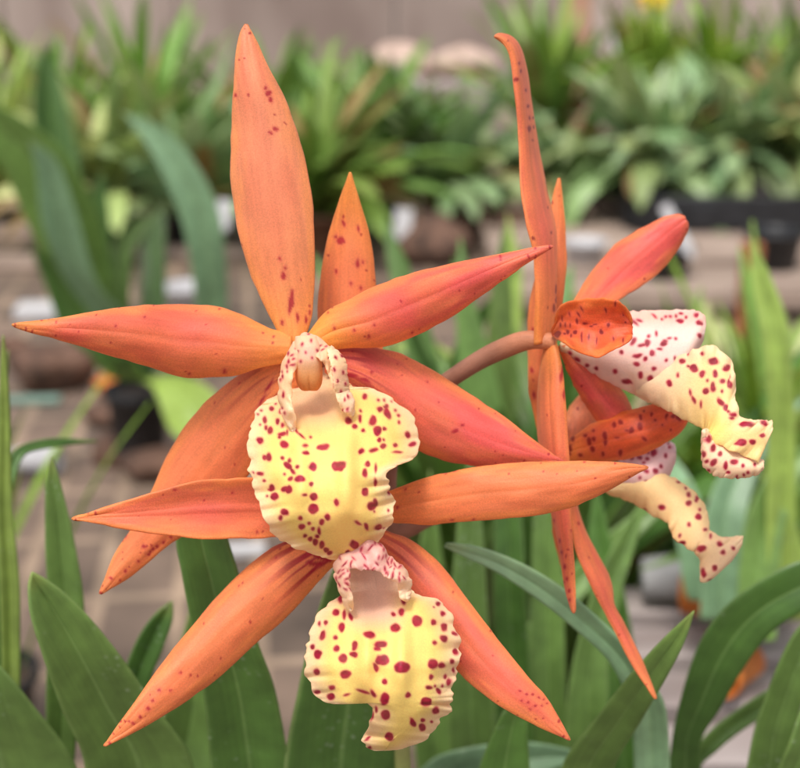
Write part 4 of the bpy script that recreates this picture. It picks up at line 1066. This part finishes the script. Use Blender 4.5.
# floor: brick pavers with pale joints
def floor_material():
    m, nt, N, L = nodes('brick_paving')
    out = N.new('ShaderNodeOutputMaterial'); pb = N.new('ShaderNodeBsdfPrincipled')
    tc = N.new('ShaderNodeTexCoord'); mp = N.new('ShaderNodeMapping')
    mp.inputs['Rotation'].default_value = (0, 0, math.radians(-7))
    L.new(tc.outputs['Object'], mp.inputs[0])
    br = N.new('ShaderNodeTexBrick')
    br.inputs['Scale'].default_value = 1.0
    br.inputs['Brick Width'].default_value = .062; br.inputs['Row Height'].default_value = .115
    br.inputs['Mortar Size'].default_value = .007; br.inputs['Mortar Smooth'].default_value = .3
    br.offset = 0.0
    br.inputs['Color1'].default_value = (*lin(92, 78, 68), 1); br.inputs['Color2'].default_value = (*lin(124, 104, 90), 1)
    br.inputs['Mortar'].default_value = (*lin(152, 130, 110), 1)
    L.new(mp.outputs[0], br.inputs['Vector'])
    nz = N.new('ShaderNodeTexNoise'); nz.inputs['Scale'].default_value = 9; nz.inputs['Detail'].default_value = 8
    L.new(tc.outputs['Object'], nz.inputs['Vector'])
    r = N.new('ShaderNodeMapRange'); r.inputs['From Min'].default_value = .3; r.inputs['From Max'].default_value = .7
    r.inputs['To Min'].default_value = .55; r.inputs['To Max'].default_value = 1.25
    L.new(nz.outputs['Fac'], r.inputs['Value'])
    vm = N.new('ShaderNodeVectorMath'); vm.operation = 'SCALE'
    L.new(br.outputs['Color'], vm.inputs[0]); L.new(r.outputs[0], vm.inputs['Scale'])
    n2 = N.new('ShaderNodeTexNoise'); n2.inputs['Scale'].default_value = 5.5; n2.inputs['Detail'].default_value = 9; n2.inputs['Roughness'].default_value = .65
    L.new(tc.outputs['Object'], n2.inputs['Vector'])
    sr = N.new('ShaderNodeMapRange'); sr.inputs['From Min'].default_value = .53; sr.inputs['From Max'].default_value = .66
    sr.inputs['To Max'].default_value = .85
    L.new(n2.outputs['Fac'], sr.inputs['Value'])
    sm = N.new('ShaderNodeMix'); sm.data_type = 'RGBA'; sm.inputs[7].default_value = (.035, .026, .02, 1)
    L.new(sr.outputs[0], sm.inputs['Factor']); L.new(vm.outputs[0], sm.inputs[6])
    L.new(sm.outputs[2], pb.inputs['Base Color'])
    pb.inputs['Roughness'].default_value = .75
    bp = N.new('ShaderNodeBump'); bp.inputs['Distance'].default_value = .004; bp.inputs['Strength'].default_value = .5; bp.invert = True
    L.new(br.outputs['Fac'], bp.inputs['Height']); L.new(bp.outputs[0], pb.inputs['Normal'])
    L.new(pb.outputs[0], out.inputs[0])
    return m


M = Mesh()
M.add(np.array([(-14, -4, 0), (14, -4, 0), (14, 14, 0), (-14, 14, 0)]), [(0, 1, 2, 3)])
tag(M.build('floor', floor_material(), smooth=False), kind='structure')

M_WALL = simple_material('weathered_wall', lin(176, 160, 150), rough=.8, noise_scale=2.6, rgb2=lin(118, 100, 92), bump=.3, bdist=.01, stretch=(1, 1, .4))
M_WOOD = simple_material('weathered_wood', lin(176, 156, 142), rough=.75, noise_scale=16, rgb2=lin(116, 98, 86), stretch=(.3, 1, 1))
M_GREYW = simple_material('grey_wood', lin(178, 166, 162), rough=.7, noise_scale=30, rgb2=lin(140, 126, 122), stretch=(.3, 1, 1))
M_BLACK = simple_material('black_plastic', (0.022, 0.023, 0.026), rough=.4, noise_scale=40, amt=.4)
M_WHITE = simple_material('white_plastic', (.56, .55, .56), rough=.4, noise_scale=50, amt=.12)
M_ORPOST = simple_material('orange_brown_wood', lin(176, 112, 72), rough=.65, noise_scale=40, rgb2=lin(140, 84, 52), stretch=(1, 1, .2))
M_TERRA = simple_material('terracotta', lin(226, 138, 56), rough=.7, noise_scale=60, rgb2=lin(180, 92, 34))
M_PALEPOST = simple_material('pale_post_wood', lin(206, 160, 134), rough=.7, noise_scale=30, rgb2=lin(176, 132, 110), stretch=(1, 1, .2))
M_STONE = simple_material('pale_stone', lin(206, 180, 166), rough=.8, noise_scale=14, rgb2=lin(170, 146, 132), bump=.5, bdist=.01)
M_BARK = simple_material('bark', lin(120, 90, 74), rough=.85, noise_scale=30, rgb2=lin(60, 44, 36), bump=.8, bdist=.01)
M_PGREY = simple_material('pale_grey_plastic', (.46, .45, .45), rough=.5, noise_scale=30, amt=.4)
M_TEAL = simple_material('teal_plastic', lin(120, 150, 136), rough=.4, noise_scale=40, amt=.15)


@one('rear_wall', 'weathered grey-brown rear wall of boards behind all the plants', 'wall', M_WALL)
def _(M):
    x = -6.0; r = random.Random(4)
    while x < 6:
        w = r.uniform(.55, .8)
        box(M, (x + w / 2, 4.6 + r.uniform(-.004, .004), 1.2), (w - .006, .06, 2.4), bev=.004)
        x += w
    for z in (1.0, 1.9):
        box(M, (0, 4.562, z), (12, .016, .05), bev=.003)


gk = G(690, 322); gk2 = G(690, 268)


@one('wooden_staging', 'pale weathered timber staging in front of the black tray on the right', 'staging', M_WOOD)
def _(M):
    y0 = gk[1]; n = 4; dw = (2.42 - y0) / n
    for i in range(n):
        box(M, (1.15, y0 + dw * (i + .5), .03), (2.0, dw - .012, .03), bev=.003)
    for x in (.22, 1.1, 2.0):
        box(M, (x, (y0 + 2.42) / 2, .007), (.06, 2.42 - y0 - .02, .0142), bev=.001)


@one('black_tray', 'long black plastic tray with raised rim under the right-hand plants', 'tray', M_BLACK)
def _(M):
    x0, x1, ya, yb = .42, 2.6, 2.27, 3.3
    z = .048
    box(M, ((x0 + x1) / 2, (ya + yb) / 2, z + .006), (x1 - x0 - .05, yb - ya - .05, .012), bev=.002)
    for yy in (ya, yb): box(M, ((x0 + x1) / 2, yy, z + .030), (x1 - x0, .024, .06), bev=.004)
    for xx in (x0, x1): box(M, (xx, (ya + yb) / 2, z + .029), (.024, yb - ya - .026, .058), bev=.004)
    for k in range(9): box(M, (x0 + .12 + k * .24, ya - .016, z + .025), (.05, .008, .045), bev=.002)


def label_tag(label, px, py, d, h, ang, w=.012):
    c = P(px, py, d)
    M = Mesh()
    box(M, (0, 0, h / 2), (w, .0012, h * .8), bev=.0004)
    # pointed foot
    M.add(np.array([(-w / 2, -.0006, h * .1), (w / 2, -.0006, h * .1), (0, -.0006, -h * .1), (-w / 2, .0006, h * .1), (w / 2, .0006, h * .1), (0, .0006, -h * .1)]),
          [(0, 2, 1), (3, 4, 5), (0, 3, 5, 2), (1, 2, 5, 4)])
    o = M.build('plant_label', M_WHITE, smooth=False)
    o.location = c; o.rotation_euler = (math.radians(-15), math.radians(ang), 0)
    tag(o, label, 'plant label', 'white plastic plant labels')


label_tag('slanted white plastic plant label above the tip of the side-on flower\'s petal', 691, 254, 1.75, .085, -30, .015)
label_tag('small white label among the leaves left of the tall sepal, lower of two', 222, 230, 1.9, .05, 6, .02)
label_tag('small white label at the foot of the centre clump beside the pointed sepal', 402, 240, 2.2, .06, 4, .03)
label_tag('white label standing in the back row below the yellow flower', 617, 52, 3.0, .07, 3, .03)
label_tag('white label between sage plants near the right edge, upper right', 728, 118, 2.55, .035, 5, .022)


def put_box(name, label, cat, mat, px, py, s, rot=0.0, z=None, group=None):
    g = G(px, py)
    M = Mesh(); box(M, (0, 0, s[2] / 2), s, bev=min(s) * .12)
    o = M.build(name, mat, smooth=False)
    o.location = (g[0], g[1], z if z is not None else .001); o.rotation_euler = (0, 0, rot)
    return tag(o, label, cat, group)


def jar(name, label, cat, mat, px, py, r, h, lying=None, z=.001, colour=(1, 1, 1)):
    g = G(px, py, z)
    M = Mesh(); n = 28
    prof = [(0, 0), (r * .72, 0), (r * .78, h * .02), (r * .95, h * .84), (r * 1.04, h * .845), (r * 1.05, h * .99), (r * 1.01, h), (r * .93, h * .985), (r * .9, h * .85), (r * .7, h * .06), (0, h * .05)]
    vs = [(a * math.cos(2 * math.pi * j / n), a * math.sin(2 * math.pi * j / n), zz) for a, zz in prof for j in range(n)]
    fs = [(i * n + j, i * n + (j + 1) % n, (i + 1) * n + (j + 1) % n, (i + 1) * n + j) for i in range(len(prof) - 1) for j in range(n)]
    M.add(np.array(vs), fs)
    o = M.build(name, mat)
    o.location = (g[0], g[1], z)
    if lying is not None:
        o.rotation_euler = (math.radians(86), 0, lying); o.location[2] = z + r * 1.06
    return tag(o, label, cat)


# right-hand small things
put_box('wooden_stake', 'orange-brown wooden stake standing behind the side-on lip at the right', 'stake', M_ORPOST, 745, 336, (.028, .02, .13))
put_box('wooden_post', 'pinkish brown timber post in front of the rear wall above the curled sepal', 'post', M_PALEPOST, 573, 175, (.055, .055, .62))
# grey plank frame and clay pots at bottom right
CR_Z = .16


@one('slatted_crate', 'grey weathered slatted crate carrying the small clay pots at bottom right', 'crate', M_GREYW)
def _(M):
    x0, x1, y0, y1 = .108, .40, .43, .60
    n = 4; w = (y1 - y0) / n
    for i in range(n):
        box(M, ((x0 + x1) / 2, y0 + w * (i + .5), CR_Z - .006), (x1 - x0, w * .66, .012), bev=.0015)
    for yy in (y0 + .01, y1 - .01):
        for k in range(3):
            box(M, ((x0 + x1) / 2, yy, .022 + k * .05), (x1 - x0 - .03, .010, .038), bev=.0015)
    for xx in (x0 + .008, x1 - .008):
        for yy in (y0 + .024, y1 - .024):
            box(M, (xx, yy, .075), (.014, .016, .148), bev=.0015)


jar('clay_pot', 'small orange clay pot lying on the crate below the lower side-on lip', 'pot', M_TERRA, 680, 618, .014, .030, lying=1.2, z=CR_Z + .001)
jar('clay_pot', 'orange clay pot lying on the crate right of the dark arching leaf', 'pot', M_TERRA, 748, 680, .010, .026, lying=-.8, z=CR_Z + .001)
jar('grey_pot', 'pale grey plastic pot lying on the crate under the lower side-on flower', 'pot', M_PGREY, 640, 603, .013, .045, lying=1.5, z=CR_Z + .001)
jar('black_pot', 'empty black plastic pot on the timber staging near the right edge', 'pot', M_BLACK, 772, 268, .045, .06, z=.046)
jar('black_pot', 'empty black plastic pot on the timber staging below the slanted label', 'pot', M_BLACK, 662, 276, .045, .05, z=.046)
jar('white_pot', 'small white pot on the timber staging just right of the curled side sepal', 'pot', M_WHITE, 584, 262, .035, .035, z=.046)
# left-hand small things
jar('white_pot', 'white plastic pot lying on the paving at the left edge below the petal tip', 'pot', M_WHITE, 16, 474, .014, .045, lying=1.45)
put_box('plastic_tub', 'pale grey plastic tub on the paving just above the left petal tip', 'tub', M_WHITE, 42, 318, (.07, .05, .02), .1)
jar('white_pot', 'small white pot standing behind the left petal near the strap-leaved plant', 'pot', M_WHITE, 188, 318, .035, .05)
put_box('teal_strip', 'flat teal plastic strip on the paving at the left edge', 'strip', M_TEAL, 26, 404, (.08, .012, .008), .05)
put_box('white_strip', 'short white strip on the floor behind the crossing left petals', 'strip', M_WHITE, 236, 556, (.05, .014, .008), .1)
put_box('timber_slat', 'worn beige timber slat on the floor left of the large-leaved plant', 'slat', M_WOOD, 20, 268, (.34, .05, .02), .02)
put_box('timber_slat', 'beige timber slat on the floor beyond the others, far left', 'slat', M_WOOD, 30, 236, (.5, .05, .02), .01)
put_box('timber_slat', 'beige timber slat right of the large-leaved plant', 'slat', M_WOOD, 180, 256, (.3, .06, .02), -.02)


def lump(name, label, cat, mat, c, r, seed, group=None, flat=.7):
    rr = np.random.default_rng(seed); ph = rr.uniform(0, 6, 6)
    M = Mesh(); n, m = 28, 18; vs = []; fs = []
    for i in range(m + 1):
        a = math.pi * i / m
        for j in range(n):
            b_ = 2 * math.pi * j / n
            k = 1 + .14 * math.sin(2 * b_ + ph[0]) * math.sin(a) + .10 * math.sin(3 * a + ph[1]) + .07 * math.sin(5 * b_ + ph[2] + 2 * a) * math.sin(a)
            vs.append((r * k * math.sin(a) * math.cos(b_), r * k * math.sin(a) * math.sin(b_) * .8, r * flat * k * math.cos(a)))
    for i in range(m):
        for j in range(n):
            fs.append((i * n + j, i * n + (j + 1) % n, (i + 1) * n + (j + 1) % n, (i + 1) * n + j))
    M.add(np.array(vs), fs)
    o = M.build(name, mat)
    o.location = (c[0], c[1], c[2] + r * flat * .85)
    return tag(o, label, cat, group)


for i, (px_, d_, r_, lb) in enumerate([(398, 4.1, .12, 'large pale stone by the rear wall, left one of two at top centre'), (462, 4.0, .12, 'pinkish stone by the rear wall, right one of two at top centre')]):
    x_, y_ = at(px_, d_)
    lump('pale_stone', lb, 'stone', M_STONE, (x_, y_, .205), r_ * .85, 3 + i, flat=.55)
    put_box('stone_plinth', 'low grey block carrying the pale stone at top centre, %s one of two' % ('left' if i == 0 else 'right'), 'block', M_GREYW, 400, 300, (.2, .2, .21), 0).location = (x_, y_, .001)
g = G(432, 268)
lump('bark_lump', 'brown bark lump with a dark hollow at the foot of the centre plants', 'bark', M_BARK, (g[0], g[1] + .06, 0), .075, 9, flat=.6)
g = G(500, 255)
lump('bark_lump', 'smaller brown bark piece behind the right petal of the upper flower', 'bark', M_BARK, (g[0], g[1] + .1, 0), .06, 12, flat=.6)
for px_, py_, r_, sd_, lb in ((56, 388, .05, 34, 'rounded brown coir mound on the paving at the left, just above the teal strip'), (14, 352, .02, 35, 'small dark grey lump at the left edge beside the pale tub'), (92, 300, .03, 36, 'dark lump at the foot of the large-leaved plant\'s leaves, just above the left petal'), (118, 462, .028, 31, 'dark bark piece lying left of the black pot on the paving'), (160, 478, .03, 32, 'dark bark piece lying in front of the black pot on the paving'), (108, 425, .024, 33, 'small brown bark piece behind the black pot on the paving')):
    g = G(px_, py_)
    lump('bark_lump', lb, 'bark', M_BARK, (g[0], g[1], 0), r_, sd_, flat=.6)
g = G(112, 395)
lump('bark_lump', 'rust-brown bark chunk on the paving under the upper left petal', 'bark', M_TERRA, (g[0], g[1], 0), .022, 15, flat=.6)

# the yellow flower at the top edge
x_, y_ = at(655, 3.05)
yf = empty('yellow_flower', (x_, y_, .10)); tag(yf, 'small blurred yellow flower on a green stem at the top edge', 'flower')
M = Mesh(); topc = np.array(P(655, 0, 3.1))
tube(M, [(x_, y_, .10), (x_ + .02, y_, .25), topc], [.003, .003, .002], lin(110, 150, 70), n=8, m=20)
M.build('stem', M_STALK, yf)
for k in range(5):
    a = k * 2 * math.pi / 5 + .3
    M = Mesh()
    W = []
    for u in np.linspace(0.05, 1, 10):
        row = []
        for v in np.linspace(-1, 1, 7):
            w = .016 * math.sin(math.pi * min(u, .97)) ** .7
            q = topc + RT * (math.cos(a) * u * .05 - math.sin(a) * v * w) + UP * (math.sin(a) * u * .028 + math.cos(a) * v * w) + FW * (-.012 * u + .01 * v * v)
            row.append(q)
        W.append(row)
    W = np.array(W)
    shell(M, W, np.tile(lin(236, 190, 40), (10, 7, 1)), np.zeros((10, 7, 2)), thick=.001)
    M.build('petal', M_FAR, yf)

# ------------------------------------------------------------------ light
w = bpy.data.worlds.new('World'); SC.world = w
w.use_nodes = True
nt = w.node_tree
for n in list(nt.nodes): nt.nodes.remove(n)
out = nt.nodes.new('ShaderNodeOutputWorld'); bg = nt.nodes.new('ShaderNodeBackground')
sky = nt.nodes.new('ShaderNodeTexSky'); sky.sky_type = 'NISHITA'; sky.sun_disc = False
SUN_EL = math.radians(63); SUN_AZ = math.radians(200)        # azimuth clockwise from +Y
sky.sun_elevation = SUN_EL; sky.sun_rotation = SUN_AZ
sky.air_density = 1.0; sky.dust_density = 4.0; sky.ozone_density = 1.0
hs_ = nt.nodes.new('ShaderNodeHueSaturation'); hs_.inputs['Saturation'].default_value = 0.30
nt.links.new(sky.outputs[0], hs_.inputs['Color']); nt.links.new(hs_.outputs[0], bg.inputs['Color'])
bg.inputs['Strength'].default_value = 0.145
nt.links.new(bg.outputs[0], out.inputs[0])
sd = bpy.data.lights.new('sun', 'SUN'); sd.energy = 1.5; sd.angle = math.radians(11); sd.color = (1.0, .95, .88)
so = bpy.data.objects.new('sun', sd); COL.objects.link(so)
dirv = Vector((math.sin(SUN_AZ) * math.cos(SUN_EL), math.cos(SUN_AZ) * math.cos(SUN_EL), math.sin(SUN_EL)))
so.rotation_euler = (-dirv).to_track_quat('-Z', 'Y').to_euler(); so.location = (0, -1, 3)

SC.view_settings.view_transform = 'Standard'; SC.view_settings.look = 'None'
SC.view_settings.exposure = 0.5; SC.view_settings.gamma = 1
SC.view_settings.use_curve_mapping = False
SC.render.engine = 'CYCLES'
SC.cycles.use_denoising = True
SC.cycles.max_bounces = 6; SC.cycles.sample_clamp_indirect = 4
SC.cycles.use_adaptive_sampling = True
